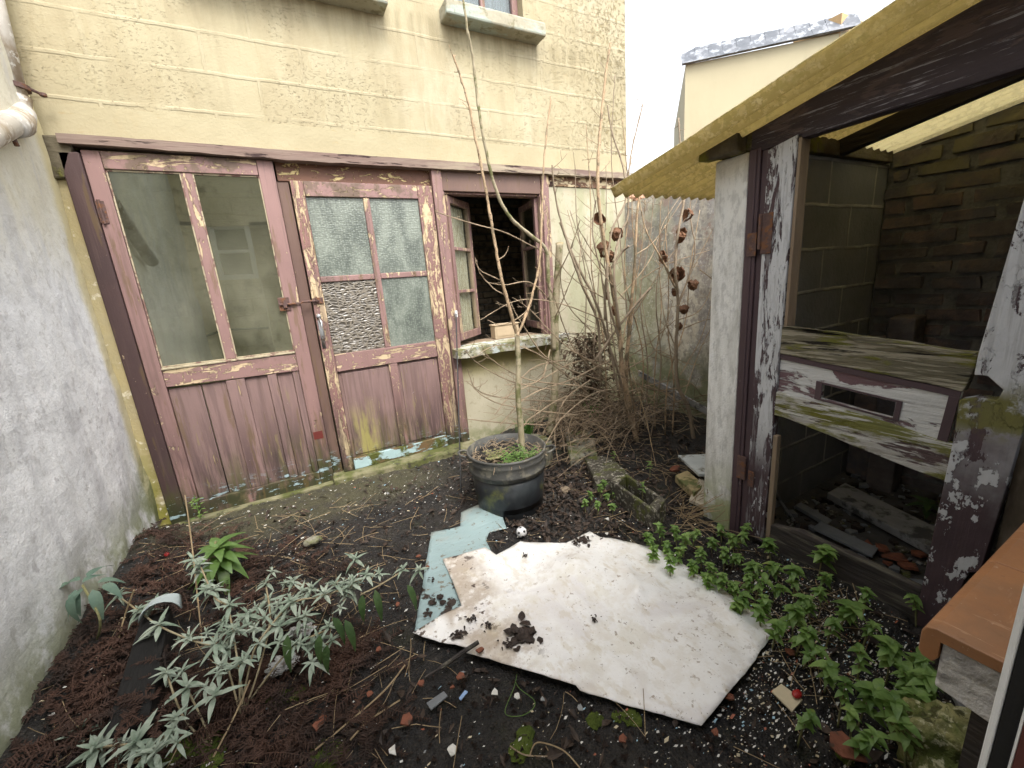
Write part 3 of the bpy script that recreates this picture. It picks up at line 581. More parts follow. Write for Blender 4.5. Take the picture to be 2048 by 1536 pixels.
b.build('curtain', m_curtain, wfo, smooth=True)
casement(2.004, YF + .045, 101, -1)
# window sill with a ragged front
b = MB(); n = 40; fr = []; bk = []
for i in range(n + 1):
    x = lerp(1.095, 2.17, i / n); fr.append(V((x, YF - .115 + .008 * nz(x, 1, 2, 9) + .004 * nz(x, 1, 2, 30), 0))); bk.append(V((x, YF + .12, 0)))
for i in range(n):
    zt = .838; zb = .765
    def zt_(v): return zt + .006 * nz(v.x, 5, 3, 12)
    def zb_(v): return zb + .010 * nz(v.x, 8, 3, 7)
    p = [fr[i], fr[i + 1], bk[i + 1], bk[i]]
    b.add([v + V((0, 0, zt_(v))) for v in p] + [v + V((0, .006, zb_(v))) for v in p], [(0, 1, 2, 3), (4, 7, 6, 5), (0, 4, 5, 1)] + ([(0, 3, 7, 4)] if i == 0 else []) + ([(1, 5, 6, 2)] if i == n - 1 else []))
b.build('window_sill', m_sillstone, ob)
# upper windows and their sills
for (x0, x1, wx0, wx1) in ((-.2, .90, -.1, .85), (1.285, 2.075, 1.37, 1.96)):
    MB().box(x0, x1, YF - .13, YF + .10, 3.045 if x0 < 0 else 3.075, 3.118 if x0 < 0 else 3.165).build('window_sill', m_uppersill, ob, bevel=.012)
    f = MB(); y0 = YF + .07; zb, zt = 3.19, 4.04
    f.box(wx0, wx0 + .05, y0, y0 + .05, zb, zt).box(wx1 - .05, wx1, y0, y0 + .05, zb, zt).box(wx0 + .051, wx1 - .051, y0, y0 + .05, zb, zb + .05).box(wx0 + .051, wx1 - .051, y0, y0 + .05, zt - .05, zt)
    xc = (wx0 + wx1) / 2; f.box(xc - .018, xc + .018, y0 + .005, y0 + .045, zb + .051, zt - .051)
    fo = f.build('window_frame', m_rose_mid, ob, bevel=.003)
    MB().box(wx0 + .051, xc - .019, y0 + .022, y0 + .028, zb + .051, zt - .051).build('pane', m_glassup, fo)
    MB().box(xc + .019, wx1 - .051, y0 + .022, y0 + .028, zb + .051, zt - .051).build('pane', m_glassup, fo)
    b = MB(); n = 50
    for i in range(n + 1):
        x = lerp(wx0 + .03, wx1 - .03, i / n)
        for z in (zb, zt): b.v.append(V((x, y0 + .10 + .015 * math.sin(i * .9), z)))
    for i in range(n): b.f.append((2 * i, 2 * i + 1, 2 * i + 3, 2 * i + 2)); b.m.append(0)
    b.build('curtain', m_curtain, fo, smooth=True)
    MB().box(wx0, wx1, YF + .0, YF + .2, 3.12 + .048, 3.189).build('sill_bed', m_band, ob)
# the dim room behind
rb = MB(); rb.box(-1.25, 3.0, 5.02, 5.1, -.05, 2.4)
rb.build('room_back_wall', m_mortar, ob)
def bricks(b, u0, u1, z0, z1, put, bw=.215, bh=.066, mo=.013, jit=.004):
    r = 0; z = z0
    while z < z1:
        u = u0 - (bw * .5 if r % 2 else 0)
        while u < u1:
            a, c = max(u, u0), min(u + bw, u1)
            if c - a > .02: put(b, a + rnd.uniform(0, jit), c - rnd.uniform(0, jit), z + rnd.uniform(0, jit), min(z + bh, z1) - rnd.uniform(0, jit), rnd.uniform(-.5, .8) * .008)
            u += bw + mo
        z += bh + mo; r += 1
bk_ = MB()
bricks(bk_, 1.15, 3.0, .05, 2.3, lambda b, a, c, z0, z1, e: b.box(a, c, 4.99 + e, 5.03, z0, z1, .004))
bk_.build('room_brickwork', m_roombrick, ob, bevel=.006)
MB().box(-1.25, 3.0, YF + .22, 5.1, -.06, -.0).build('room_floor', m_floor, ob)
MB().box(-1.25, 3.0, YF + .2, 5.1, 2.36, 2.42).build('room_ceiling', m_floor, ob)
MB().box(1.10, 1.15, YF + .2, 5.0, 0, 2.36).build('partition', m_band, ob)
MB().box(-1.3, -1.25, YF + .2, 5.1, 0, 2.36).build('room_side_wall', m_band, ob)
MB().box(-1.2, 1.05, 4.0, 4.05, 0, 1.25).build('added_pale_panel', m_band, ob)  # pale panel added to imitate light reflected low in the door panes
MB().box(-1.3, 2.985, YF + .05, 6.0, ztop + .001, ztop + .1).build('roof', m_zinc, ob)
# card box standing on the inner sill
bx = MB(); bx.box(1.56, 1.80, YF + .13, YF + .22, .842, .955)
t = thing('wooden_box', (1.68, YF + .17, .84), 'small pale wooden box lying on the sill inside the open window', 'box')
bx.build('side_panel', m_box, t, bevel=.004)
MB().box(1.552, 1.808, YF + .122, YF + .228, .9555, .966).build('lid', m_box, t, bevel=.003)
MB().box(1.575, 1.785, YF + .126, YF + .1295, .862, .938).build('front_board', m_box, t, bevel=.002)
MB().box(1.2, 2.01, YF + .121, YF + .30, .80, .8405).build('inner_sill', m_barewood, ob, bevel=.004)

# ------------------------------------------------------------------ boundary walls, drain pipe
XL = -.915
b = MB(); n = 120; m_ = 70
for j in range(m_ + 1):
    for i in range(n + 1):
        y = lerp(-.3, YF, i / n); z = lerp(-.15, 2.9, j / m_)
        d_ = .012 * nz(y, z, 3, 2.2) + .006 * nz(y, z, 5, 8)
        d_ += .02 * sst(.5, .1, z) * nz(y, z, 7, 5)
        b.v.append(V((XL + d_ + .012 * sst(1.5, 2.2, z), y, z)))
for j in range(m_):
    for i in range(n): q = j * (n + 1) + i; b.f.append((q, q + 1, q + n + 2, q + n + 1)[::-1]); b.m.append(0)
b.box(-1.2, XL - .03, -.3, YF + .0, -.15, 2.9)
tag(b.build('boundary_wall', m_left, smooth=False), 'tall streaked grey rendered wall rising beside the wide rose door', 'wall')
pp = thing('drain_pipe', (-.86, 3.02, 2.0), 'weathered grey downpipe with an elbow at the top of the left wall', 'drainpipe')
P0, P1, P2, P3, P4 = at(-12, 20, 'y', 3.0), at(32, 195, 'y', 3.0), at(44, 232, 'y', 2.99), at(18, 250, 'x', -.862), at(-70, 296, 'x', -.862)
MB().tube([P0 + (P0 - P1) * 3, P0, P1], .042, 20).build('pipe', m_pvc, pp, smooth=True)
MB().tube([P1 + (P0 - P1) * .02, P1, P2 + V((-.004, 0, .012)), lerp(P2, P3, .5) + V((.006, 0, -.012)), P3], [.052, .054, .054, .053, .05], 20).build('elbow', m_pvc, pp, smooth=True)
MB().tube([P3, P4, P4 + (P4 - P3)], .043, 20).build('pipe', m_pvc, pp, smooth=True)
dd = (P0 - P1).normalized()
b = MB().tube([P1 + dd * .035, P1 + dd * .055], .057, 20).tube([P1 + dd * .045 + V((.05, .0, 0)), P1 + dd * .045 + V((.085, .04, -.01))], .007, 8)
MB().tube([P3 + V((0, 0, -.05)), P3 + V((0.004, 0, -.078))], .009, 8).build('bolt', m_rust, pp)
b.lathe(P1 + dd * .045 + V((.085, .035, -.01)), [(0, .012), (.014, .006), (.014, -.006), (0, -.012)], 8)
b.build('bracket', m_rust, pp)
b = MB(); n = 100; m_ = 50
for j in range(m_ + 1):
    for i in range(n + 1):
        y = lerp(1.1, YF + .02, i / n); zt_ = 1.93 + .02 * nz(y, 0, 4, 3) + (.02 if y > 2.3 else -.03 * sst(2.3, 2.2, y)); z = lerp(-.15, zt_, j / m_)
        b.v.append(V((2.97 - .02 * nz(y, z, 3, 2) - .008 * nz(y, z, 3, 9), y, z)))
for j in range(m_):
    for i in range(n): q = j * (n + 1) + i; b.f.append((q, q + 1, q + n + 2, q + n + 1)); b.m.append(0)
q0 = m_ * (n + 1)
for i in range(n + 1): b.v.append(b.v[q0 + i] + V((.16, 0, 0)))
for i in range(n): b.f.append((q0 + i, q0 + i + 1, (m_ + 1) * (n + 1) + i + 1, (m_ + 1) * (n + 1) + i)); b.m.append(0)
b.box(3.03, 3.13, -1.0, YF + .1, -.15, 1.86)
tag(b.build('garden_wall', m_oldwall), 'low stained old garden wall behind the bare shrubs on the right', 'wall')
# leaning board at the foot of that wall
p = [at(1276, 741, 'x', 2.93), at(1416, 818, 'x', 2.90), at(1416, 832, 'x', 2.90), at(1276, 752, 'x', 2.93)]
b = MB().prism(p, (.02, 0, 0)); tag(b.build('leaning_plank', m_greywood, bevel=.002), 'thin grey plank leaning low against the stained garden wall', 'plank')

# ------------------------------------------------------------------ houses beyond the yard
h1 = thing('neighbour_house', (9.7, 8, 0), 'pale yellow rendered house with a zinc parapet above the shed roof', 'house')
A = at(1371, 130, 'y', 8.0); dv = V((.688, -.726, 0)); nv = V((.726, .688, 0))
ztopA = A.z
def px_on(px, py):      # a photo point laid on the house's wall plane
    r = ray(px, py); c = V((0, 0, CH)); t = (A - c).dot(nv) / r.dot(nv); return c + r * t
Bt = px_on(1700, 62)
s1 = (Bt - A).dot(dv); slope = (Bt.z - A.z) / s1
L1 = s1 * 1.05
w0 = V((A.x, A.y, 0)); w1 = w0 + dv * L1
b = MB().prism([w0, w1, w1 + V((0, 0, A.z + slope * L1)), w0 + V((0, 0, A.z))], nv * 5); b.build('wall', m_neighbour, h1)
fl0 = V((A.x, A.y, A.z)) - dv * .08 - nv * .12; fl1 = w1 + V((0, 0, A.z + slope * L1)) - nv * .12
b = MB(); k = 12
for i in range(k):
    a = lerp(fl0, fl1, i / k); c = lerp(fl0, fl1, (i + 1) / k); hh = .42
    b.prism([a + V((0, 0, .003 * i)), c + V((0, 0, .003 * i)), c + V((0, 0, hh)) + nv * .35, a + V((0, 0, hh * .8 + .1 * (i > 0))) + nv * .35], nv * .12)
b.build('parapet_flashing', m_zinc, h1)
cpt = px_on(1712, 50); b = MB().box(cpt.x - .2, cpt.x + 1.0, cpt.y + .2, cpt.y + 1.2, 0, cpt.z + .3); b.build('chimney', flat('orange_brick', (.50, .33, .16)), h1)
h2 = thing('tiled_house', (6.2, 7, 0), 'cream wall with a red tiled roof just showing over the garden wall', 'house')
a = at(1240, 388, 'y', 6.6); c = at(1340, 372, 'y', 6.6)
MB().box(a.x - .1, c.x + 2.6, 6.6, 9, 0, at(1268, 398, 'y', 6.6).z).build('wall', m_neighbour, h2)
e0_ = at(1268, 400, 'y', 6.55); e1_ = at(1362, 378, 'y', 6.55)
b = MB().prism([V((e0_.x, 6.5, e0_.z - .02)), V((c.x + 2.6, 6.5, e0_.z - .05)), V((c.x + 2.6, 8.6, e0_.z + .55)), V((e0_.x + .25, 8.6, e0_.z + .50))], (0, 0, .06)); b.build('roof', m_rooftile, h2)

# ------------------------------------------------------------------ shed
XS = 1.8
sh = thing('shed', (2.3, .8, 0), 'derelict lean-to shed with a mossy yellow corrugated roof and a broken panelled doorway', 'shed')
b = MB(); b.box(XS - .012, 1.9, 1.155, 1.312, -.05, 1.755)
b.build('wall_end', m_pillar, sh, bevel=.012)
MB().box(1.90, 2.955, 1.125, 1.30, -.05, 1.76).build('side_wall', m_shedwall, sh)
MB().box(2.947, 3.025, .0, 1.12, -.05, 2.02).build('back_wall', m_mortar, sh)
bb = MB(); bricks(bb, .0, 1.12, .0, 2.0, lambda b, a, c, z0, z1, e: b.box(2.935 - e * 1.8, 2.97, a + rnd.uniform(-.004, .02), c - rnd.uniform(-.004, .02), z0, z1, .008), jit=.010)
bb.build('brickwork', m_brick, sh, bevel=.008)
b = MB().box(1.735, 1.80, 1.17, 1.355, 1.757, 1.832, .006).box(1.80, 2.92, 1.10, 1.30, 1.762, 1.83, .004); b.build('wall_plate', m_plate, sh, bevel=.006)
ZR = lambda y: 1.712 + (1.755 - y) * .192
# roof: two corrugated sheets rising towards the house
def corr(x0, x1, y0, y1, dz, amp=.020, pitch=.073, name='roof_sheet', mm=None):
    b = MB(); nx = int((x1 - x0) / pitch * 10); ny = 36
    for j in range(ny + 1):
        y = lerp(y0, y1, j / ny)
        for i in range(nx + 1):
            x = lerp(x0, x1, i / nx); yy = y + (.006 * nz(x, 0, 4, 25) if j in (0,) else 0)
            b.v.append(V((x, yy, ZR(y) + dz + amp * math.cos(2 * math.pi * (x - x0) / pitch) + .004 * nz(x, y, 1, 2) + .0015 * nz(x, y, 2, 40))))
    for j in range(ny):
        for i in range(nx): q = j * (nx + 1) + i; b.f.append((q, q + 1, q + nx + 2, q + nx + 1)); b.m.append(0)
    o = b.build(name, mm, sh, smooth=True)
    s = o.modifiers.new('thick', 'SOLIDIFY'); s.thickness = .006; s.offset = 1
    return o
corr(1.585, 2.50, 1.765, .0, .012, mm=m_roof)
corr(2.45, 3.22, 1.72, .0, -.004, name='pale_roof_sheet', mm=m_roof2)
# beam over the doorway, its top cut to the slope of the roof
MB().prism([(XS - .01, 1.150, 1.742), (XS - .01, 1.150, ZR(1.150) - .004), (XS - .01, .03, ZR(.03) - .004), (XS - .01, .03, 1.742)], (.055, 0, 0)).build('beam', m_beam, sh, bevel=.004)
for x in (2.38,):
    MB().prism([(x, 1.12, ZR(1.12) - .075), (x, 1.12, ZR(1.12) - .004), (x, .03, ZR(.03) - .004), (x, .03, ZR(.03) - .085)], (.05, 0, 0)).build('rafter', m_darkwood, sh, bevel=.004)
# left jamb: a moulded post, then the white and purple stile
b = MB(); b.box(XS - .014, XS + .06, 1.105, 1.153, -.05, 1.755); b.box(XS - .004, XS + .05, 1.078, 1.104, -.05, 1.752); b.box(XS - .020, XS - .0145, 1.118, 1.128, 0, 1.75)
b.build('jamb', m_shedbrown, sh, bevel=.004)
b = MB(); yl, yr = 1.073, .972
pts = [(XS - .016, 1.073, .02), (XS - .016, 1.076, 1.735), (XS - .016, 1.05, 1.742), (XS - .016, .968, 1.758), (XS - .016, .972, 1.0), (XS - .016, .982, .02)]
b.prism(pts, (.04, 0, 0)).build('stile', m_shedstile, sh, bevel=.003)
MB().box(XS - .010, XS + .05, .955, .967, 1.04, 1.755).build('jamb_lining', m_barewood, sh, bevel=.002)
MB().box(XS - .008, XS + .02, .957, .977, .05, .56).build('jamb_lining', m_barewood, sh, bevel=.002)
b = MB().tube([(XS - .026, 1.083, 1.36), (XS - .026, 1.083, 1.50)], .007).box(XS - .022, XS - .0165, 1.035, 1.079, 1.34, 1.50).box(XS - .026, XS - .0205, 1.095, 1.135, 1.335, 1.43); b.build('hinge', m_rust, sh, bevel=.002)
b = MB().box(XS - .022, XS - .0145, 1.085, 1.128, .30, .42).box(XS - .024, XS - .0165, 1.04, 1.07, .28, .36); b.build('hinge', m_rust, sh, bevel=.003)
# boards across the doorway, laid from the photograph on the plane of the doorway
def slab(px, x=XS - .006, th=.03, name='board', mm=None, bev=.004, nrag=0, parent=sh):
    P = [at(a, c, 'x', x) for a, c in px]
    if nrag:
        Q = []
        for i in range(len(P)):
            p, q = P[i], P[(i + 1) % len(P)]; k = max(1, int((q - p).length / nrag))
            for j in range(k):
                v = lerp(p, q, j / k); Q.append(v + V((0, 0, rnd.uniform(-.004, .003) if j else 0)))
        P = Q
    return MB().prism(P, (th, 0, 0)).build(name, mm, parent, bevel=bev)
slab([(1561, 654), (1700, 672), (1955, 707), (1950, 735), (1925, 785), (1900, 778), (1740, 745), (1556, 707)], name='moss_rail', mm=m_mossrail, nrag=.05, th=.045, x=XS - .012)
slab([(1566, 652), (1690, 668), (1710, 684), (1790, 690), (1870, 706), (1940, 712), (1952, 706), (1700, 668)], x=XS - .020, th=.02, name='rail_splinter', mm=m_mossrail, nrag=.04)
T = lambda u, v: (lerp(lerp(1556, 1922, u), lerp(1551, 1893, u), v), lerp(lerp(709, 786, u), lerp(790, 888, u), v))
def quadpx(u0, u1, v0, v1): return [T(u0, v0), T(u1, v0), T(u1, v1), T(u0, v1)]
b = MB()
for (u0, u1, v0, v1) in ((0, 1, 0, .46), (0, .255, .46, .80), (.672, 1, .46, .80), (0, 1, .80, 1)):
    b.prism([at(p[0], p[1], 'x', XS - .002) for p in quadpx(u0, u1, v0, v1)], (.022, 0, 0))
b.build('letter_panel', m_shedpanel, sh)
b = MB()
for (u0, u1, v0, v1) in ((0, 1, -.03, .10), (.94, 1.0, .1, 1.0), (.22, .255, .42, .84), (.672, .705, .42, .84), (.255, .672, .42, .46), (.255, .672, .80, .84)):
    b.prism([at(p[0], p[1], 'x', XS - .008) for p in quadpx(u0, u1, v0, v1)], (.0055, 0, 0))
b.build('panel_moulding', m_shedbrown, sh, bevel=.001)
slab([(1551, 783), (1720, 830), (1912, 892), (1905, 930), (1888, 962), (1840, 945), (1700, 890), (1600, 848), (1547, 830)], x=XS - .014, th=.035, name='lower_rail', mm=m_slat, nrag=.05)
# right stile: broken through at the middle rail
P = [(1936, 1146), (1870, 1290), (1800, 1330), (1842, 1180), (1880, 1000), (1908, 872), (1918, 800), (1950, 795), (1995, 800), (2006, 780), (1975, 752), (1948, 750), (1955, 712), (2000, 560), (2048, 395)]
R0 = [at(a, c, 'x', XS - .02) for a, c in P]
hi = R0[-1]; dy = (R0[-1].y - R0[-3].y) / (R0[-1].z - R0[-3].z)
R0.append(V((XS - .02, .355, 1.74))); R0.append(V((XS - .02, .255, 1.74))); R0.append(V((XS - .02, .300, .52))); R0.append(V((XS - .02, .310, .30)))
MB().prism(R0, (.05, 0, 0)).build('right_stile', m_shedpost, sh, bevel=.003)
MB().box(XS + .031, XS + .06, .20, .34, -.05, 1.74).build('right_jamb', m_darkwood, sh)
MB().box(XS + .01, 2.95, .02, .295, -.05, 1.76).build('pier', mat('brown_render', ((.17, .13, .09), (.26, .22, .17), 5, (1, 1, .3)), [dict(c=(.08, .06, .04), s=5, t=.52, w=.08, st=(1, 1, .3))], bumps=((20, .5),)), sh)
# kick board and sill
slab([(1541, 1050), (1600, 1062), (1720, 1118), (1842, 1178), (1836, 1262), (1680, 1180), (1538, 1110)], x=XS - .02, th=.03, name='kick_board', mm=m_darkwood, nrag=.06)
# shed floor and things inside
MB().box(XS + .02, 2.93, .30, 1.12, -.06, .012).build('floor', m_floor, sh)
b = MB().box(2.75, 2.88, .86, .97, .0, .98, .008).box(2.82, 2.925, .99, 1.10, .0, .86, .01); b.build('brick_pier', m_brick, sh, bevel=.01)
fl = lambda px, py, z=.03: at(px, py, 'z', z)
b = MB().prism([fl(1655, 985, .07), fl(1690, 965, .07), fl(1885, 1060, .07), fl(1868, 1098, .07)], (0, 0, -.04)); tag(b.build('floor_plank', m_greywood, bevel=.004), 'long grey plank lying on the dark floor at the back of the shed', 'plank')
b = MB().prism([fl(1642, 1042, .05), fl(1757, 1096, .05), fl(1745, 1112, .05), fl(1625, 1055, .05)], (0, 0, -.012)); tag(b.build('slate_strip', m_slate, bevel=.002), 'narrow grey slate strip on the rubble just inside the shed', 'slate')
b = MB().tube([fl(1548, 985, .22), fl(1590, 1045, .02)], .008, 6); tag(b.build('stick', m_greywood), 'thin stick leaning inside the shed beside the left stile', 'stick')
for i, (a, c, s) in enumerate([(1765, 1103, 1.0), (1790, 1118, 1.2), (1815, 1135, 1.0), (1735, 1092, .7), (1775, 1130, .6), (1838, 1110, .8)]):
    p = fl(a, c, .03); b = MB(); k = 5; pts = [p + V((math.cos(q * 6.28 / k + i) * .035 * s * rnd.uniform(.6, 1.2), math.sin(q * 6.28 / k + i) * .035 * s * rnd.uniform(.6, 1.2), rnd.uniform(-.006, .012))) for q in range(k)]
    b.prism(pts, (0, .003, .012)); tag(b.build('terracotta_shard', m_terra, bevel=.001, loc=p), 'terracotta shard on the shed floor, ' + ['left of the middle of the heap', 'large one in the middle', 'nearest the front at the right', 'small one touching the slate strip', 'small one at the front edge', 'rightmost, beside the right stile'][i], 'shard', 'terracotta shards on the shed floor')

b = MB()
for k in range(420):
    x, y = rnd.uniform(1.84, 2.9), rnd.uniform(.32, 1.08); q_ = rnd.uniform(.006, .028) * (.6 + .6 * rnd.random()); a = rnd.uniform(0, 6.28)
    v = [V((x + math.cos(a + q * 1.57) * q_ * rnd.uniform(.6, 1.3), y + math.sin(a + q * 1.57) * q_ * rnd.uniform(.6, 1.3), .013 + rnd.uniform(0, .004))) for q in range(4)]
    b.prism(v, (rnd.uniform(-.004, .004), rnd.uniform(-.004, .004), q_ * rnd.uniform(.3, .9)), int(rnd.random() * 3))
tag(b.build('rubble', [m_hollow, m_mud, m_slate]), 'dark rubble and crumbled mortar over the shed floor', 'rubble', kind='stuff')
for (px_, l_) in (([(1700, 1010), (1720, 1003), (1850, 1052), (1840, 1064)], 'thin dark lath beside the long grey plank in the shed'), ([(1590, 1010), (1602, 1004), (1665, 1040), (1655, 1048)], 'short dark offcut at the left of the shed floor')):
    b = MB().prism([fl(a, c_, .05) for a, c_ in px_], (0, 0, -.02)); tag(b.build('lath', m_slate, bevel=.002), l_, 'lath')
# ------------------------------------------------------------------ the house the photograph is taken from: sill, frame, wall behind
hs_ = thing('house', (1.0, -.1, 0), 'house wall with orange tiled window sill and white frame at the near right corner', 'house')
b = MB(); b.box(-1.2, -.22, -.45, -.08, -.1, 1.62).box(-1.2, -.66, -.45, -.08, 1.62, 2.32).box(-.66, -.22, -.45, -.08, 2.301, 2.32).box(.46, 4.5, -.40, -.02, -.1, .70).box(.46, .62, -.40, -.02, .7, 2.32).box(2.3, 4.5, -.40, -.02, .70, 2.32).box(.62, 2.3, -.40, -.02, 2.0, 2.32).box(-.22, .46, -.45, -.08, 2.25, 2.32).box(-1.2, .46, -.45, -.08, 2.321, 3.15)
b.build('wall', m_housewall, hs_)
MB().box(-.7, .46, -2.2, -.0, -.1, -.03).build('floor', m_floor, hs_)
MB().box(-.8, .56, -2.3, -2.2, -.1, 2.3).build('hall_wall', m_housewall, hs_)
MB().box(-1.2, .46, -2.2, -.08, 2.252, 2.3).build('hall_ceiling', m_housewall, hs_)
MB().box(.62, 2.3, -.25, -.22, .70, 2.0).build('window_pane', m_glassup, hs_)
MB().prism([(.461, -.45, 2.32), (4.5, -.45, 2.32), (4.5, -1.9, 2.8), (.461, -1.9, 2.8)], (0, -.02, .06)).build('roof', m_rooftile, hs_)
b = MB().box(-.655, -.60, -.16, -.10, 1.62, 2.30).box(-.28, -.225, -.16, -.10, 1.62, 2.30).box(-.599, -.281, -.16, -.10, 1.62, 1.68).box(-.599, -.281, -.16, -.10, 2.22, 2.30).box(-.599, -.281, -.15, -.11, 1.94, 1.98)
wn = b.build('window', m_upvc, hs_, bevel=.003)
MB().box(-.599, -.281, -.132, -.128, 1.681, 1.939).build('pane', m_glassup, wn)
MB().box(-.599, -.281, -.132, -.128, 1.981, 2.219).build('pane', m_glassup, wn)
# what the left door's glass mirrors: white window, pale gable and green pipe
MB().tube([(-1.2, -.065, .90), (-.72, -.065, 1.02), (-.23, -.065, .99)], .012).build('green_pipe', m_greenpipe, hs_)
sx0 = .628; y1 = .146; zs = .85
sill = MB()
prof = [(y1 - .30, zs), (y1 - .012, zs), (y1 - .003, zs - .004), (y1, zs - .012), (y1, zs - .040), (y1 - .004, zs - .046), (y1 - .014, zs - .048), (y1 - .018, zs - .040), (y1 - .018, zs - .016), (y1 - .30, zs - .014)]
for k, (xa, xb) in enumerate(((sx0, .845), (.8462, 1.07), (1.0712, 1.30), (1.3012, 1.52))):
    sill.prism([(xa, y, z) for y, z in prof], (xb - xa, 0, 0))
so_ = sill.build('window_sill', m_silltile, hs_, bevel=.0015)
MB().prism([(sx0 + .003, y1 - .019, zs - .0165), (sx0 + .003, y1 - .019, zs - .082), (sx0 + .003, y1 - .12, zs - .098), (sx0 + .003, y1 - .12, zs - .015)], (.9, 0, 0)).build('sill_bed', m_sillplaster, so_, bevel=.003)
MB().box(sx0 + .02, 4, -.02, y1 - .05, -.1, zs - .10).build('sill_wall', m_darkwood, hs_)
# upright white frame with black gasket
ye = [at(q, 1536, 'x', .383).y for q in (1953, 1972, 2014, 2021)]
MB().box(.383, .455, ye[1] + .0003, ye[0], -.1, 2.2).build('door_frame', m_upvc, hs_, bevel=.002)
MB().box(.3865, .455, ye[2] + .0003, ye[1], -.1, 2.2).build('gasket', m_gasket, hs_)
MB().box(.383, .455, ye[3], ye[2], -.1, 2.2).build('frame_edge', m_upvc, hs_, bevel=.001)
MB().box(.384, .455, -.08, ye[3] - .0003, -.1, 2.2).build('inner_frame', m_redwood, hs_)
# ------------------------------------------------------------------ sheets on the ground
def sheet(px, zf, th, name, mm, und, label, z0=.02, step=.02, hole=None):
    P = [at(a, c, 'z', z0) for a, c in px]; Q = []
    for i in range(len(P)):
        p, q = P[i], P[(i + 1) % len(P)]; k = max(1, int((q - p).length / .025)); nn = V((-(q - p).y, (q - p).x, 0)).normalized()
        for j in range(k):
            v = lerp(p, q, j / k); Q.append(v + nn * (.0035 * nz(v.x, v.y, 3, 23) + .002 * nz(v.x, v.y, 3, 70) if j else 0))
    pts = [V((v.x, v.y)) for v in Q]; nb = len(pts)
    def inside(x, y):
        c = False
        for i in range(nb):
            a, b = pts[i], pts[i - 1]
            if (a.y > y) != (b.y > y) and x < (b.x - a.x) * (y - a.y) / (b.y - a.y) + a.x: c = not c
        return c
    x0, x1 = min(p.x for p in pts), max(p.x for p in pts); y0, y1 = min(p.y for p in pts), max(p.y for p in pts)
    y = y0
    while y < y1:
        x = x0
        while x < x1:
            xx, yy = x + rnd.uniform(-.003, .003), y + rnd.uniform(-.003, .003)
            if inside(xx, yy) and min((V((xx, yy)) - p).length for p in pts) > step * .5: pts.append(V((xx, yy)))
            x += step
        y += step
    vo, _, fo, _, _, _ = delaunay_2d_cdt(pts, [(i, (i + 1) % nb) for i in range(nb)], [], 1, 1e-6)
    b = MB(); b.v = [V((p.x, p.y, zf(p.x, p.y))) for p in vo]
    for f in fo:
        a = [b.v[i] for i in f]
        if (a[1] - a[0]).cross(a[2] - a[0]).z < 0: f = f[::-1]
        b.f.append(tuple(f)); b.m.append(0)
    o = b.build(name, [mm, und], smooth=True, loc=(P[0].x, P[0].y, z0))
    s = o.modifiers.new('thick', 'SOLIDIFY'); s.thickness = th; s.offset = -1; s.material_offset_rim = 0
    return tag(o, label, 'sheet')
def bump_(x, y, cx, cy, r, h, e=1.0):
    d = math.hypot((x - cx) * e, y - cy) / r
    return h * math.exp(-d * d * 2)
c1, c2, c3, c4 = at(1150, 1140, 'z', .05), at(1290, 1180, 'z', .05), at(1000, 1200, 'z', .03), at(1420, 1330, 'z', .03)
def ridge(x, y, p, q, wd, h):
    p = V((p.x, p.y)); q = V((q.x, q.y)); d = q - p; t = max(0, min(1, (V((x, y)) - p).dot(d) / d.length_squared)); r = (V((x, y)) - p - d * t).length / wd
    return h * math.exp(-r * r) * math.sin(math.pi * min(1, max(0, t * .9 + .05)))
rA = [(at(1245, 1110, 'z', .05), at(1280, 1200, 'z', .05), .018, .022), (at(1120, 1170, 'z', .05), at(1180, 1220, 'z', .05), .02, .012), (at(1225, 1240, 'z', .05), at(1330, 1130, 'z', .05), .025, .016), (at(930, 1240, 'z', .05), at(1060, 1150, 'z', .05), .014, .007),
      (at(1190, 1290, 'z', .05), at(1330, 1400, 'z', .05), .03, .010), (at(1400, 1150, 'z', .05), at(1520, 1300, 'z', .05), .035, .016), (at(1040, 1090, 'z', .05), at(1320, 1240, 'z', .05), .012, .008)]
def zwhite(x, y):
    h = .034 + bump_(x, y, c1.x, c1.y, .17, .050) + bump_(x, y, c2.x, c2.y, .13, .022) - bump_(x, y, c3.x, c3.y, .14, .004) + bump_(x, y, c4.x, c4.y, .2, .02)
    for a in rA: h += ridge(x, y, *a)
    return h + .010 * nz(x, y, 11, 3.5) + .0035 * nz(x, y, 12, 14)
white_px = [(826, 1270), (880, 1238), (924, 1218), (905, 1165), (886, 1122), (928, 1111), (971, 1099), (993, 1115), (1041, 1088), (1085, 1093), (1133, 1094), (1180, 1066), (1201, 1078), (1224, 1079), (1315, 1101), (1348, 1121), (1400, 1158), (1455, 1191), (1500, 1222), (1552, 1258), (1528, 1300), (1490, 1360), (1440, 1418), (1402, 1459), (1290, 1426), (1160, 1386), (1152, 1376), (1040, 1342), (950, 1316), (928, 1310), (940, 1302), (880, 1290)]
sheet(white_px, zwhite, .0035, 'vinyl_sheet', m_white, m_under, 'large crumpled white vinyl sheet smeared with mud on the ground')
def zblue(x, y): return .019 + .006 * nz(x, y, 21, 4) + bump_(x, y, *at(965, 1030, 'z', .04).xy, .14, .03)
blue_px = [(828, 1264), (845, 1170), (862, 1064), (921, 1054), (922, 1026), (945, 1014), (970, 1003), (1002, 1026), (1013, 1056), (978, 1066), (972, 1082), (985, 1106), (975, 1150), (955, 1200), (940, 1240)]
sheet(blue_px, zblue, .003, 'blue_sheet', m_blue, m_under, 'pale blue sheet stained with mud, tucked under the white sheet')
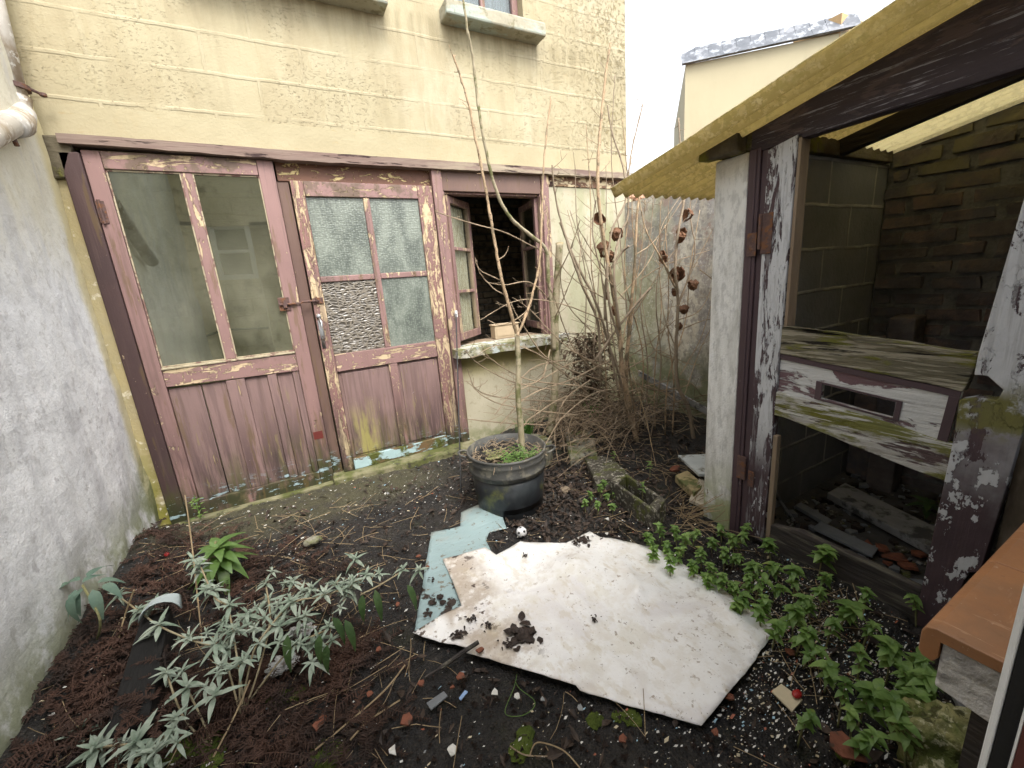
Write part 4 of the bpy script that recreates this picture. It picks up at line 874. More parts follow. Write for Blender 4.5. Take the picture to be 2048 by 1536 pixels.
# clods and wet leaves lying on the sheets
def clod(px, py, r, z, label, seed, flat_=.35, leaves=14):
    p = at(px, py, 'z', z); b = MB()
    for k in range(max(3, int(r * 160))):
        q = p + V((rnd.gauss(0, r * .45), rnd.gauss(0, r * .45), 0)); q.z = z + .004
        b.blob(q, r * rnd.uniform(.18, .42), (1, 1, flat_), .5, 2.5, seed + k, 6)
    for k in range(leaves):
        a = rnd.uniform(0, 6.28); q = p + V((rnd.gauss(0, r * .5), rnd.gauss(0, r * .5), rnd.uniform(.003, .014)))
        b.leaf(q, (math.cos(a), math.sin(a), rnd.uniform(-.1, .3)), (0, 0, 1), r * rnd.uniform(.5, .9), r * rnd.uniform(.25, .5), rnd.uniform(.1, .7), .3)
    return tag(b.build('mud_clod', m_mud, smooth=False, loc=p), label, 'clod')
zw = lambda a, c: zwhite(*at(a, c, 'z', .045).xy) + .002
for (a, c, r, l, lv) in [(1045, 1268, .066, 'largest dark clump of wet leaves on the white sheet near its lower edge', 46), (1012, 1290, .022, 'small dark clump left of the largest one on the white sheet', 8), (915, 1268, .026, 'dark mud clod near the left tip of the white sheet', 5),
                         (945, 1240, .020, 'curled mud clod on the stained left part of the white sheet', 4), (975, 1252, .018, 'brown mud clod between two others on the white sheet', 4), (1168, 1082, .036, 'dark leaf clump on the top corner of the white sheet', 14), (1152, 1090, .02, 'small mud clump just left of the leaf clump on the top corner', 8),
                         (1052, 1112, .013, 'small ring of mud on the white sheet near its upper edge', 3), (1190, 1242, .014, 'rust brown crumb on the middle of the white sheet', 3)]:
    clod(a, c, r, zw(a, c), l, int(a))
for (a, c, r, l) in [(862, 1160, .022, 'small mud clod on the upper blue sheet'), (880, 1205, .040, 'broad mud clod on the lower blue sheet'), (860, 1225, .026, 'mud clod near the left edge of the blue sheet')]:
    clod(a, c, r, .024, l, int(a), .2, 3)
# ------------------------------------------------------------------ plastic tub with its sapling
pc = V((.995, 2.045, gz(.995, 2.045) - .005))
tub = thing('plant_tub', pc, 'round black plastic tub with grey rim and side handles by the window', 'plant pot')
MB().lathe(pc, [(.0, .0), (.186, 0), (.194, .012), (.209, .15), (.216, .262), (.210, .262), (.2, .05), (0, .05)], 48).build('body', m_potbody, tub, smooth=True)
MB().lathe(pc, [(.206, .250), (.224, .252), (.226, .272), (.232, .278), (.228, .285), (.229, .330), (.233, .336), (.231, .344), (.231, .366), (.236, .372), (.232, .380), (.223, .378), (.219, .30), (.205, .258)], 56).build('rim', m_potrim, tub, smooth=True)
for s, ang in ((-1, 150), (1, -32)):
    a = R_(ang); o = pc + V((math.cos(a) * .236, math.sin(a) * .236, .350)); tdir = V((-math.sin(a), math.cos(a), 0)); r = V((math.cos(a), math.sin(a), 0))
    pts = [o + tdir * (.048 * math.cos(t)) + r * (.050 * math.sin(t)) + V((0, 0, .014 * math.sin(t))) for t in [math.pi * k / 12 for k in range(13)]]
    MB().tube(pts, .0065, 8).build('handle', m_potrim, tub, smooth=True)
b = MB()
for j in range(24):
    for i in range(24):
        u, v = (i / 23 * 2 - 1) * .222, (j / 23 * 2 - 1) * .222; b.v.append(pc + V((u, v, .325 + .02 * nz(u, v, 3, 12))))
for j in range(23):
    for i in range(23):
        cx_, cy_ = ((i + .5) / 23 * 2 - 1) * .222, ((j + .5) / 23 * 2 - 1) * .222
        if math.hypot(cx_, cy_) < .212: q = j * 24 + i; b.f.append((q, q + 1, q + 25, q + 24)); b.m.append(0)
b.build('compost', m_soil, tub, smooth=True)
b = MB()
for k in range(150):
    a = rnd.uniform(0, 6.28); r = .21 * math.sqrt(rnd.random()); p = pc + V((r * math.cos(a), r * math.sin(a), .335)); a2 = rnd.uniform(0, 6.28); L = rnd.uniform(.03, .09)
    b.tube([p, p + V((math.cos(a2) * L * .5, math.sin(a2) * L * .5, L * .3)), p + V((math.cos(a2) * L, math.sin(a2) * L, L * rnd.uniform(-.1, .5)))], .0016, 4)
tag(b.build('dry_stalks', m_twig, tub), kind='stuff')
def weed(p, n, L, Wd, mm, name, label, cat='weed', rise=.6, group=None, seg=4, curl=.6):
    b = MB()
    for k in range(n):
        a = k * 2.4 + rnd.uniform(-.4, .4); e = rnd.uniform(.15, 1) * rise
        b.leaf(p, (math.cos(a), math.sin(a), e), (0, 0, 1), L * rnd.uniform(.6, 1.1), Wd * rnd.uniform(.7, 1.1), curl * rnd.uniform(.4, 1.2), .2, seg=seg)
    return tag(b.build(name, mm, loc=p), label, cat, group)
for i, (u, v, l) in enumerate([(-.09, -.03, 'small feathery weed at the left inside the black tub'), (.0, -.10, 'toothed green weed in the middle front of the black tub'), (.07, -.13, 'green weed beside the rim at the front right of the tub'), (-.06, -.16, 'pale weed hanging over the front rim of the tub')]):
    p = pc + V((u, v, .34)); b = MB()
    for k in range(9):
        a = k * 2.4 + i; d = V((math.cos(a), math.sin(a), rnd.uniform(.3, 1.1))).normalized(); L = rnd.uniform(.05, .10)
        b.tube([p, p + d * L], .0015, 4)
        for q in range(7):
            t = (q + 1) / 7; c = p + d * L * t; sd = 1 if q % 2 else -1
            s_ = d.cross(V((0, 0, 1))).normalized() * sd
            b.leaf(c, d * .5 + s_, (0, 0, 1), .030 * (1.1 - t * .4), .013, .2, .1, seg=3)
    tag(b.build('tub_weed', m_leafgreen if i else m_stem, loc=p), l, 'weed')

def smooth_path(P, k=6):
    out = []
    for i in range(len(P) - 1):
        p0, p1, p2, p3 = P[max(i - 1, 0)], P[i], P[i + 1], P[min(i + 2, len(P) - 1)]
        for j in range(k):
            t = j / k; out.append(.5 * ((2 * p1) + (p2 - p0) * t + (2 * p0 - 5 * p1 + 4 * p2 - p3) * t * t + (3 * p1 - p0 - 3 * p2 + p3) * t ** 3))
    out.append(P[-1]); return out
def stem(b, px, Y, r0, r1, drift=.04, sides=7, node=.12, wob=.004):
    """a stem traced on its own upright plane, wandering in depth as it grows"""
    n = len(px); s = rnd.uniform(0, 50)
    Ys = Y if hasattr(Y, '__len__') else (Y, Y)
    P = [at(a, c, 'y', lerp(Ys[0], Ys[1], i / max(1, n - 1)) + drift * nz(i * .7, s, 1, 1)) for i, (a, c) in enumerate(px)]
    S = smooth_path(P, 7); L = 0; rad = []; last = 0
    for i, p in enumerate(S):
        if i: L += (p - S[i - 1]).length
        r = lerp(r0, r1, (i / (len(S) - 1)) ** .8)
        if L - last > node: r *= 1.12 if r > .008 else 1.35; last = L
        rad.append(r)
        S[i] = p + V((nz(i * .6, s, 2), nz(i * .6, s, 3), 0)) * wob
    b.tube(S, rad, sides); return S
def sprigs(b, S, n, L0, L1, r, up=.4, seed=0, sub_=.4):
    for k in range(n):
        i = rnd.randrange(int(len(S) * .15), len(S) - 1); p = S[i]; a = rnd.uniform(0, 6.28)
        d = V((math.cos(a), math.sin(a) * .8, rnd.uniform(-.2, 1) * up * 2)).normalized(); L = rnd.uniform(L0, L1); g_ = V((rnd.uniform(-.3, .3), rnd.uniform(-.3, .3), rnd.uniform(0, .7)))
        pts = [p]
        for j in range(5): d = (d + g_ * .18).normalized(); pts.append(pts[-1] + d * L / 5)
        b.tube(pts, [r, r * .9, r * .8, r * .7, r * .6, r * .9], 5)
        if rnd.random() < sub_:
            q = pts[3]; d2 = (d + V((rnd.uniform(-1, 1), rnd.uniform(-1, 1), .3))).normalized(); b.tube([q, q + d2 * L * .2, q + d2 * L * .4 + V((0, 0, .01))], [r * .6, r * .5, r * .6], 4)
sap = thing('sapling', pc + V((.07, -.02, .33)), 'slim bare forked sapling growing out of the black tub', 'sapling')
b = MB(); S = stem(b, [(1045, 905), (1041, 850), (1036, 790), (1037, 730), (1034, 668)], 2.03, .019, .014, .0, 10, .2, .002); b.build('trunk', m_barkol, sap, smooth=True)
b = MB(); S1 = stem(b, [(1034, 672), (1020, 620), (1004, 560), (992, 500), (982, 440), (972, 380), (960, 320), (948, 262), (936, 205), (920, 150), (906, 111)], (2.03, 2.15), .0105, .0045, .03); sprigs(b, S1[30:], 10, .02, .06, .002, .5); b.build('branch', m_barkbr, sap, smooth=True)
b = MB(); S2 = stem(b, [(1034, 672), (1052, 630), (1066, 585), (1078, 530), (1083, 450), (1085, 380), (1088, 320), (1095, 250), (1103, 192)], (2.03, 2.2), .0085, .004, .03); sprigs(b, S2, 7, .02, .06, .002, .5); b.build('branch', m_barkbr, sap, smooth=True)
b = MB()
for px in ([(1000, 560), (960, 540), (950, 515)], [(1010, 590), (985, 575), (960, 545), (953, 520)], [(1056, 620), (1030, 640), (1000, 650), (976, 640)], [(995, 520), (1010, 510), (1018, 492)]): stem(b, px, 2.06, .004, .002)
b.build('twig', m_twig, sap)
st = thing('sawn_tree', at(1108, 860, 'y', 2.62), 'olive barked small tree with a sawn off top by the right window post', 'tree')
b = MB(); stem(b, [(1100, 870), (1108, 800), (1112, 730), (1110, 660), (1112, 600), (1116, 540), (1119, 488)], 2.6, .031, .026, .02, 12, 9); b.build('trunk', m_barkol, st, smooth=True)
b = MB(); S = stem(b, [(1108, 700), (1104, 620), (1097, 560), (1092, 500), (1060, 470), (1025, 440), (1000, 400), (980, 340), (966, 270), (955, 200), (946, 120), (935, 60), (925, -10)], (2.58, 2.35), .017, .0055, .02, 9, .16); b.build('limb', m_barkol, st, smooth=True)
pt = at(1119, 486, 'y', 2.6); MB().lathe(pt + V((0, 0, -.002)), [(0, .007), (.028, .005), (.030, -.006)], 14).build('cut_end', m_cut, st)
b = MB()
for px in ([(1092, 505), (1060, 490), (1010, 465), (955, 450), (905, 435), (870, 422)], [(1108, 640), (1130, 590), (1150, 540)], [(1100, 600), (1060, 565), (1010, 570), (975, 565)], [(1110, 560), (1140, 500), (1160, 440)], [(1085, 520), (1078, 430), (1082, 380)]): S = stem(b, px, (2.58, 2.3), .005, .0025); sprigs(b, S, 3, .03, .1, .0018)
b.build('twig', m_twig, st)

def deadleaf(b, px, py, Y, s):
    p = at(px, py, 'y', Y) + V((0, 0, .02)); 
    for q in range(2):
        a = rnd.uniform(0, 6.28); u = V((math.cos(a), math.sin(a), rnd.uniform(-.4, .4))); w_ = V((math.cos(a + 1.57), math.sin(a + 1.57), 0)); sd_ = rnd.uniform(0, 90); k0 = len(b.v); n = 9; roll = rnd.uniform(1.2, 3.4)
        for jj in range(n):
            for ii in range(n):
                x, y = ii / (n - 1) * 2 - 1, jj / (n - 1); hw = .044 * s * math.sin(math.pi * min(1, .08 + y * .9)) ** .6 * (1 + .35 * nz(y * 3, x > 0, sd_, 2))
                th = x * roll * .5; rr = hw * 2 / roll
                b.v.append(p + V((0, 0, -y * .085 * s)) + u * (math.sin(th) * rr + .012 * s * nz(x * 1.5, y * 2, sd_, 1)) + w_ * (math.cos(th) * rr + .016 * s * nz(x * 1.7, y * 2.3, sd_ + 9, 1)) + V((0, 0, .012 * s * nz(x * 2, y * 2, sd_ + 4))))
        for jj in range(n - 1):
            for ii in range(n - 1): q0_ = k0 + jj * n + ii; b.f.append((q0_, q0_ + 1, q0_ + n + 1, q0_ + n)); b.m.append(0)
def shrub(name, label, stems, tw, leaves, Y, base, mm=None):
    t = thing(name, base, label, 'shrub')
    for (px, r0, r1, yy, m2) in stems:
        b = MB(); S = stem(b, px, yy, r0, r1, .05); sprigs(b, S, max(4, len(S) // 6), .03, .16, .0022, .5); b.build('branch', m2, t, smooth=True)
    b = MB()
    for px in tw: S = stem(b, px, (Y + rnd.uniform(-.1, .1), Y + rnd.uniform(-.25, .15)), .0042, .0018, .05, 5); sprigs(b, S, 4, .03, .12, .0015)
    b.build('twig', m_twig, t)
    for (a, c, s) in leaves:
        b = MB(); deadleaf(b, a, c, Y + rnd.uniform(-.03, .03), s); o = b.build('dead_leaf', m_deadleaf, t)
    return t
A_ = m_barkbr; G_ = m_barkgr
shrub('bare_shrub', 'tall bare many-stemmed shrub with curled dead leaves right of the sawn tree', [
    ([(1275, 900), (1264, 830), (1246, 750), (1238, 660), (1222, 560), (1206, 470), (1196, 380), (1198, 290), (1206, 200), (1214, 130), (1221, 84)], .020, .006, (2.2, 2.35), A_),
    ([(1283, 905), (1256, 820), (1252, 740), (1260, 640), (1270, 520), (1274, 430), (1280, 385)], .019, .006, (2.25, 2.3), A_),
    ([(1240, 660), (1228, 540), (1240, 470), (1256, 430), (1258, 340), (1266, 290), (1286, 206)], .010, .004, (2.2, 2.4), G_),
    ([(1245, 700), (1216, 590), (1222, 470), (1252, 400), (1245, 330), (1226, 270), (1215, 210)], .009, .004, (2.25, 2.4), G_),
    ([(1200, 760), (1196, 650), (1160, 560), (1130, 470), (1112, 400), (1104, 330)], .011, .005, (2.4, 2.4), G_),
    ([(1262, 830), (1222, 700), (1190, 600), (1150, 520), (1120, 444)], .010, .009, (2.35, 2.45), G_),
    ([(1190, 720), (1240, 650), (1275, 605), (1301, 576)], .008, .009, (2.3, 2.2), G_),
    ([(1210, 640), (1213, 560), (1240, 510), (1258, 492)], .009, .008, (2.3, 2.2), G_),
    ([(1238, 790), (1218, 680), (1205, 560), (1185, 470), (1192, 400)], .008, .004, (2.3, 2.3), G_)],
    [[(1216, 600), (1150, 560), (1100, 500)], [(1270, 510), (1310, 480), (1365, 400), (1395, 350)], [(1260, 640), (1310, 560), (1350, 500)], [(1250, 600), (1200, 540), (1155, 480), (1135, 420)], [(1190, 620), (1160, 550), (1165, 470)], [(1225, 560), (1170, 480), (1155, 450)],
     [(1250, 700), (1290, 690), (1390, 730), (1440, 700)], [(1250, 740), (1310, 700), (1340, 620), (1345, 600)], [(1235, 600), (1300, 520), (1330, 440), (1400, 340)], [(1230, 650), (1130, 610), (1040, 600), (960, 640)], [(1280, 560), (1330, 530), (1420, 500)], [(1180, 660), (1130, 600), (1120, 520)]],
    [(1195, 432, .9), (1231, 462, 1), (1206, 490, 1.2), (1214, 505, 1), (1229, 618, .8), (1215, 590, .6)], 2.3, at(1275, 905, 'y', 2.2))
shrub('bare_shrub', 'slim bare shrub with curled dead leaves against the old stained garden wall', [
    ([(1388, 885), (1378, 820), (1356, 770), (1352, 700), (1356, 600), (1350, 540), (1356, 470), (1368, 400), (1374, 340), (1362, 300), (1357, 236)], .016, .005, (2.0, 2.2), G_),
    ([(1354, 620), (1375, 560), (1390, 500), (1380, 420), (1392, 340), (1394, 270)], .006, .003, (2.1, 2.2), G_),
    ([(1356, 590), (1330, 530), (1296, 470), (1282, 420), (1275, 370)], .006, .003, (2.1, 2.2), A_)],
    [[(1358, 600), (1385, 540), (1430, 450)], [(1356, 590), (1325, 520), (1320, 470)], [(1352, 720), (1310, 700), (1290, 640), (1278, 555)], [(1360, 750), (1400, 680), (1425, 600)], [(1355, 640), (1400, 620), (1430, 560)], [(1354, 700), (1330, 640), (1320, 560)], [(1360, 660), (1410, 640), (1430, 640)], [(1366, 800), (1400, 700), (1432, 640)], [(1400, 540), (1425, 560), (1432, 590)]],
    [(1367, 425, .95), (1362, 462, 1.1), (1356, 470, .9), (1326, 508, 1), (1356, 540, 1.2), (1350, 548, .9), (1386, 565, .9), (1369, 615, .8), (1349, 582, .7), (1360, 650, .7)], 2.12, at(1388, 885, 'y', 2.0))
for i, (bx_, by_, tx_, ty_, yy) in enumerate([(1170, 800, 1150, 330, 2.6), (1215, 840, 1172, 250, 2.5), (1250, 860, 1230, 150, 2.5), (1275, 850, 1262, 300, 2.4), (1290, 860, 1310, 330, 2.3), (1310, 860, 1322, 400, 2.3), (1300, 880, 1338, 300, 2.2), (1330, 870, 1400, 420, 2.15), (1225, 820, 1140, 420, 2.5), (1240, 830, 1290, 400, 2.4), (1200, 800, 1212, 330, 2.6), (1345, 870, 1330, 450, 2.1), (1260, 860, 1180, 350, 2.35), (1275, 870, 1245, 240, 2.3)]):
    if i == 0: tk = thing('shrub_thicket', at(1260, 860, 'y', 2.4), 'thicket of thin upright bare shoots rising between window and shed', 'shrub')
    b = MB(); px = [(lerp(bx_, tx_, t) + rnd.gauss(0, 9) * (0 < t < 1), lerp(by_, ty_, t)) for t in (0, .25, .5, .75, 1)]
    S = stem(b, px, (yy, yy + .05), .0055, .0022, .06); sprigs(b, S, 9, .04, .22, .0018, .6); b.build('shoot', A_ if i % 2 else G_, tk, smooth=True)
# low arching twigs and the tangle of dead brush in the corner
lt = thing('arching_bramble', at(1180, 860, 'y', 2.35), 'low arching brown twigs spreading in front of the cream wall', 'bramble')
b = MB()
for px in ([(1180, 800), (1100, 802), (1010, 796), (955, 780), (935, 738)], [(1150, 830), (1050, 818), (980, 800), (933, 762)], [(1110, 780), (1030, 765), (960, 730), (930, 700)], [(1250, 800), (1180, 775), (1060, 760), (985, 720), (963, 690)],
           [(1100, 850), (1010, 846), (933, 838)], [(1180, 790), (1120, 740), (1060, 700), (1000, 690), (960, 705)], [(1200, 760), (1100, 720), (1040, 640), (1020, 600)], [(1230, 780), (1150, 700), (1110, 600), (1090, 560)], [(1210, 740), (1130, 690), (1060, 620), (1025, 595)],
           [(1260, 740), (1170, 720), (1080, 760), (1000, 800)], [(1240, 820), (1150, 790), (1070, 830), (1040, 860)], [(1300, 800), (1210, 780), (1130, 830), (1085, 900)], [(1330, 850), (1260, 830), (1190, 860), (1150, 920), (1140, 960)], [(1290, 770), (1350, 800), (1400, 870)], [(1240, 790), (1300, 770), (1370, 760), (1410, 800)],
           [(1200, 740), (1280, 700), (1350, 640)], [(1180, 760), (1130, 800), (1110, 860), (1115, 920)], [(1260, 860), (1190, 840), (1160, 880), (1140, 935)], [(1100, 700), (1080, 760), (1010, 770)], [(1130, 720), (1060, 740), (990, 830)], [(1220, 720), (1140, 760), (1060, 790), (1000, 850)],
           [(1330, 860), (1240, 880), (1180, 905)], [(1410, 850), (1330, 870), (1230, 900), (1150, 960)], [(1380, 770), (1310, 780), (1220, 740), (1140, 700)]):
    S = stem(b, px, (2.38 + rnd.uniform(-.1, .15), 2.2 + rnd.uniform(-.2, .1)), .0052, .0021, .08, 5, .1, .006); sprigs(b, S, 7, .03, .14, .0016, .3)
b.build('twigs', m_twig, lt)
b = MB(); S = stem(b, [(1262, 740), (1290, 830), (1305, 900), (1318, 962)], (2.2, 1.8), .0028, .0022, .0); b.build('pale_stalk', m_straw, lt)
b = MB(); b2 = MB()
cen = at(1180, 705, 'y', 2.68)
for k in range(1150):
    if k < 420: p = cen + V((rnd.gauss(0, .16), rnd.gauss(0, .1), rnd.uniform(-.55, .16)))
    else: p = V((rnd.uniform(1.55, 2.93), rnd.uniform(2.05, 3.0), 0)); p.z = rnd.uniform(0, .42) * (1 - .4 * abs(p.x - 2.1))
    if k >= 420 and p.x < 1.75 and rnd.random() < .5: continue
    a = rnd.uniform(0, 6.28); d = V((math.cos(a), math.sin(a) * .7, rnd.uniform(-.4, .9))).normalized(); L = rnd.uniform(.08, .34); g_ = V((rnd.uniform(-1, 1), rnd.uniform(-1, 1), rnd.uniform(-1.3, .4)))
    pts = [p]
    for j in range(5): d = (d + g_ * .16).normalized(); pts.append(pts[-1] + d * L / 5)
    if max(q.y for q in pts) > 3.09 or max(q.x for q in pts) > 2.96 or min(q.z for q in pts) < 0: continue
    r = rnd.uniform(.0014, .0032); (b if rnd.random() < .55 else b2).tube(pts, [r, r, r * .9, r * .8, r * .7, r * .5], 5)
for k in range(800):
    p = cen + V((rnd.gauss(0, .11), rnd.gauss(0, .08), rnd.uniform(-.5, .16))); a = rnd.uniform(0, 6.28)
    b.leaf(p, (math.cos(a), math.sin(a), rnd.uniform(-.8, .4)), (0, 0, 1), rnd.uniform(.025, .065), rnd.uniform(.015, .04), rnd.uniform(-.5, 1), .5)
for k in range(230):
    p = V((rnd.uniform(1.5, 2.32), rnd.uniform(2.15, 2.9), rnd.uniform(0, .25))); a = rnd.uniform(0, 6.28)
    d = V((math.cos(a), math.sin(a) * .5, rnd.uniform(.3, 1.6))).normalized(); L = rnd.uniform(.3, .8); g_ = V((d.x * .8 + rnd.uniform(-.3, .3), rnd.uniform(-.4, .2), -1.5 * rnd.random())); pts = [p]
    for j in range(8): d = (d + g_ * .13).normalized(); pts.append(pts[-1] + d * L / 8)
    if max(q.y for q in pts) > 3.0 or max(q.x for q in pts) > 2.93 or min(q.z for q in pts) < 0 or min(q.x for q in pts) < 1.25 or any(q.y < 1.4 and q.x > 1.7 for q in pts): continue
    r0_ = rnd.uniform(.0014, .0026); b2.tube(pts, [r0_ * (1.3 - j * .09) for j in range(9)], 5)
tag(b.build('dead_brush', m_brush), 'dark tangle of dead brush and leaves heaped in the corner by the window', 'brushwood', kind='stuff')
tag(b2.build('dry_brush', m_twig), 'paler dry twigs tangled through the dead brush in the corner', 'brushwood', kind='stuff')

# ------------------------------------------------------------------ stones, kerbs and blocks round the bed
def on(px, py, z=.0): return at(px, py, 'z', z)
c = V((1.36, 2.50, .02)); b = MB()
for k in range(14):
    a0, a1 = R_(-120 + k * 14), R_(-120 + (k + 1) * 14)
    P = [c + V((math.cos(a) * r, math.sin(a) * r, 0)) for a, r in ((a0, .21), (a1, .21), (a1, .15), (a0, .15))]
    b.prism(P, (0, 0, .13))
tag(b.build('planter_rim', m_concrete, loc=c), 'curved mossy concrete planter rim behind the black tub', 'planter')
def tuft(p, n, L, mm, label):
    b = MB()
    for k in range(n):
        a = rnd.uniform(0, 6.28); q = p + V((rnd.gauss(0, .022), rnd.gauss(0, .022), 0)); l = L * rnd.uniform(.5, 1.1)
        b.leaf(q, (math.cos(a) * .35, math.sin(a) * .35, 1), (math.cos(a + 1.5), math.sin(a + 1.5), 0), l, .006, rnd.uniform(.0, .7), .2, seg=4)
    return tag(b.build('grass_tuft', mm, loc=p), label, 'grass tuft')
tuft(at(1052, 872, 'y', 2.42), 110, .14, m_grass, 'bright green grass tuft just behind the black tub')
tuft(at(1190, 838, 'y', 2.55), 90, .18, m_grass, 'green grass tuft deep in the brush in the corner')
b = MB().prism([on(1128, 862, .10), on(1185, 858, .10), on(1195, 905, .10), on(1140, 915, .10)], (0, 0, -.12)); tag(b.build('stone', m_concrete, bevel=.015), 'squared mossy stone between the tub and the shrub bed', 'stone')
b = MB().prism([on(1165, 905, .09), on(1225, 915, .09), on(1262, 950, .09), on(1190, 960, .09)], (0, 0, -.12)); tag(b.build('kerb_stone', m_hollow, bevel=.012), 'dark mossy kerb stone left of the hollow block', 'stone')
# hollow block
za = .125; Q = [on(1220, 960, za), on(1244, 941, za), on(1333, 998, za), on(1310, 1024, za)]
hb = MB(); cc = sum(Q, V((0, 0, 0))) / 4; I = [lerp(q, cc, .30 if k % 2 == 0 else .30) for k, q in enumerate(Q)]
for k in range(4):
    a, c_, d_, e_ = Q[k], Q[(k + 1) % 4], I[(k + 1) % 4], I[k]; hb.prism([a, c_, d_, e_], (0, 0, -.13))
hb.prism([lerp(I[0], I[3], .5) , lerp(I[1], I[2], .5), lerp(I[1], I[2], .5), lerp(I[0], I[3], .5)], (0, 0, -.1)) if False else None
tag(hb.build('hollow_block', m_hollow, bevel=.008, loc=Q[0]), 'weathered hollow concrete block lying open among the weeds', 'block')
b = MB().prism([on(1356, 910, .13), on(1412, 908, .13), on(1418, 948, .12), on(1398, 948, .12)], (0, 0, -.018)); tag(b.build('slab', m_tileslab, bevel=.002), 'pale grey tile slab lying against the white shed wall end', 'slab')
b = MB(); q = [on(1398, 958, .10), on(1425, 968, .10), on(1425, 1020, .05), on(1378, 1000, .05)]
b.prism(q, (0, 0, -.015))
for k in range(9):
    t0, t1 = (k + .2) / 9, (k + .6) / 9; b.prism([lerp(q[0], q[1], t0), lerp(q[0], q[1], t1), lerp(q[3], q[2], t1), lerp(q[3], q[2], t0)], (0, 0, .004))
tag(b.build('ribbed_tile', m_ribtile), 'beige ribbed tile leaning at the foot of the white shed wall end', 'tile')
b = MB().prism([on(1350, 950, .09), on(1375, 940, .09), on(1410, 970, .09), on(1388, 985, .09)], (0, 0, -.05)); tag(b.build('wood_block', m_woodblock, bevel=.006), 'yellowed wooden block between the grey slab and the hollow block', 'wood block')
b = MB().blob(on(1350, 938, .07), .032, (1.3, .8, .5), .4, 2, 3, 8); tag(b.build('brick_piece', m_terra, loc=on(1350, 938, .07)), 'piece of red brick behind the yellowed wooden block', 'brick')
b = MB().blob(on(1130, 980, .02), .035, (1, .8, .6), .4, 2, 5, 8); tag(b.build('stone', m_barkgr, loc=on(1130, 980, .02)), 'small brown stone on the leaf litter right of the tub', 'stone')
# mossy stone and plank under the near sill
p = on(1890, 1500, .06); b = MB().blob(p, .105, (.8, .95, 1.1), .35, 1.8, 11, 26); tag(b.build('boulder', m_rock, smooth=True, loc=p), 'rough lichen-covered stone below the orange sill', 'stone')
b = MB().prism([on(1885, 1345, .12), on(1905, 1335, .12), on(1985, 1470, .02), on(1965, 1500, .02)], (0, 0, -.02)); tag(b.build('old_plank', m_greywood, bevel=.003), 'old brown plank slanting down beside the lichen-covered stone', 'plank')
# black beam and ribbed shell in the near left corner
A0, A1 = at(312, 1226, 'z', .20), at(250, 1462, 'z', .15)
d = (A1 - A0).normalized(); s_ = d.cross(V((0, 0, 1))).normalized()
b = MB(); P = [A0 - s_ * .045, A0 + s_ * .045, A1 + s_ * .052, A1 - s_ * .052]; b.prism(P, (0, 0, -.11)); tag(b.build('charred_beam', mat('black_wet_timber', ((.006, .006, .006), (.014, .013, .012), 8, (1, .3, 1)), bumps=((18, 1, (3, .4, 1)),), rough=.75), bevel=.006), 'black wet timber beam lying in the brown litter at near left', 'beam')
b = MB(); c = at(318, 1222, 'z', .24); n = 26
for i in range(n + 1):
    t = i / n; 
    for j in range(9):
        a = math.pi * (.05 + .9 * j / 8); r = .062 + .0018 * math.sin(i * 2.1)
        b.v.append(c + V((math.cos(a) * r * (.8 + .2 * (1 - t)) - .01 * t, .10 * t, math.sin(a) * r * (1 - .55 * t) - .03)))
for i in range(n):
    for j in range(8): q = i * 9 + j; b.f.append((q, q + 1, q + 10, q + 9)); b.m.append(0)
o = b.build('ribbed_shell', mat('pale_blue_plastic', ((.36, .42, .42), (.44, .50, .50), 9), rough=.4, bumps=()), smooth=True, loc=c); o.modifiers.new('t', 'SOLIDIFY').thickness = .003
tag(o, 'pale blue ribbed plastic shell behind the black beam', 'plastic shell')

# toy football
p = on(1043, 1064, .032); b = MB().blob(p, .028, (1, 1, 1), 0, 1, 0, 16); bo = thing('toy_ball', p, 'small white toy football with black spots above the white sheet', 'ball')
b.build('skin', m_ballw, bo, smooth=True)
b = MB(); ph = (1 + 5 ** .5) / 2
for v in [(0, s1_, s2_ * ph) for s1_ in (-1, 1) for s2_ in (-1, 1)] + [(s1_, s2_ * ph, 0) for s1_ in (-1, 1) for s2_ in (-1, 1)] + [(s2_ * ph, 0, s1_) for s1_ in (-1, 1) for s2_ in (-1, 1)]:
    n_ = (Matrix.Rotation(.5, 3, 'X') @ Matrix.Rotation(.3, 3, 'Z') @ V(v)).normalized(); u = n_.orthogonal().normalized(); w_ = n_.cross(u)
    k0 = len(b.v); b.v.append(p + n_ * .02868); b.v += [p + (n_ + (u * math.cos(q * 1.2566) + w_ * math.sin(q * 1.2566)) * .27).normalized() * .02845 for q in range(5)]
    for q in range(5): b.f.append((k0, k0 + 1 + q, k0 + 1 + (q + 1) % 5)); b.m.append(0)
b.build('black_patches', m_ballb, bo)
# stick, strings, slats
b = MB().tube(smooth_path([on(850, 1355, .02), on(890, 1330, .035), on(925, 1305, .055), on(957, 1284, .065)]), [.004] * 5 + [.0075] * 14, 8); tag(b.build('stick', m_darkwood), 'dark stick lying over the lower edge of the white sheet', 'stick')
b = MB().tube(smooth_path([on(1034, 1348, .04), on(1028, 1375, .02), on(1010, 1425, .012), on(1040, 1432, .012), on(1065, 1418, .012), on(1068, 1400, .014), on(1040, 1378, .016), on(1030, 1362, .03)]), .0014, 6); tag(b.build('green_string', m_leafgreen), 'loop of thin green string below the white sheet', 'string')
b = MB().prism([on(853, 1408, .022), on(888, 1384, .022), on(896, 1394, .022), on(862, 1422, .022)], (0, 0, .005)); tag(b.build('slate_piece', m_slate, bevel=.001), 'dark slate strip on the soil below the stick', 'slate')
b = MB().prism([on(918, 1398, .022), on(930, 1382, .022), on(936, 1385, .022), on(922, 1402, .022)], (0, 0, .004)); tag(b.build('blue_clip', flat('pale_blue_plastic_bit', (.25, .38, .62), .3)), 'small pale blue plastic clip beside the slate strip', 'clip')
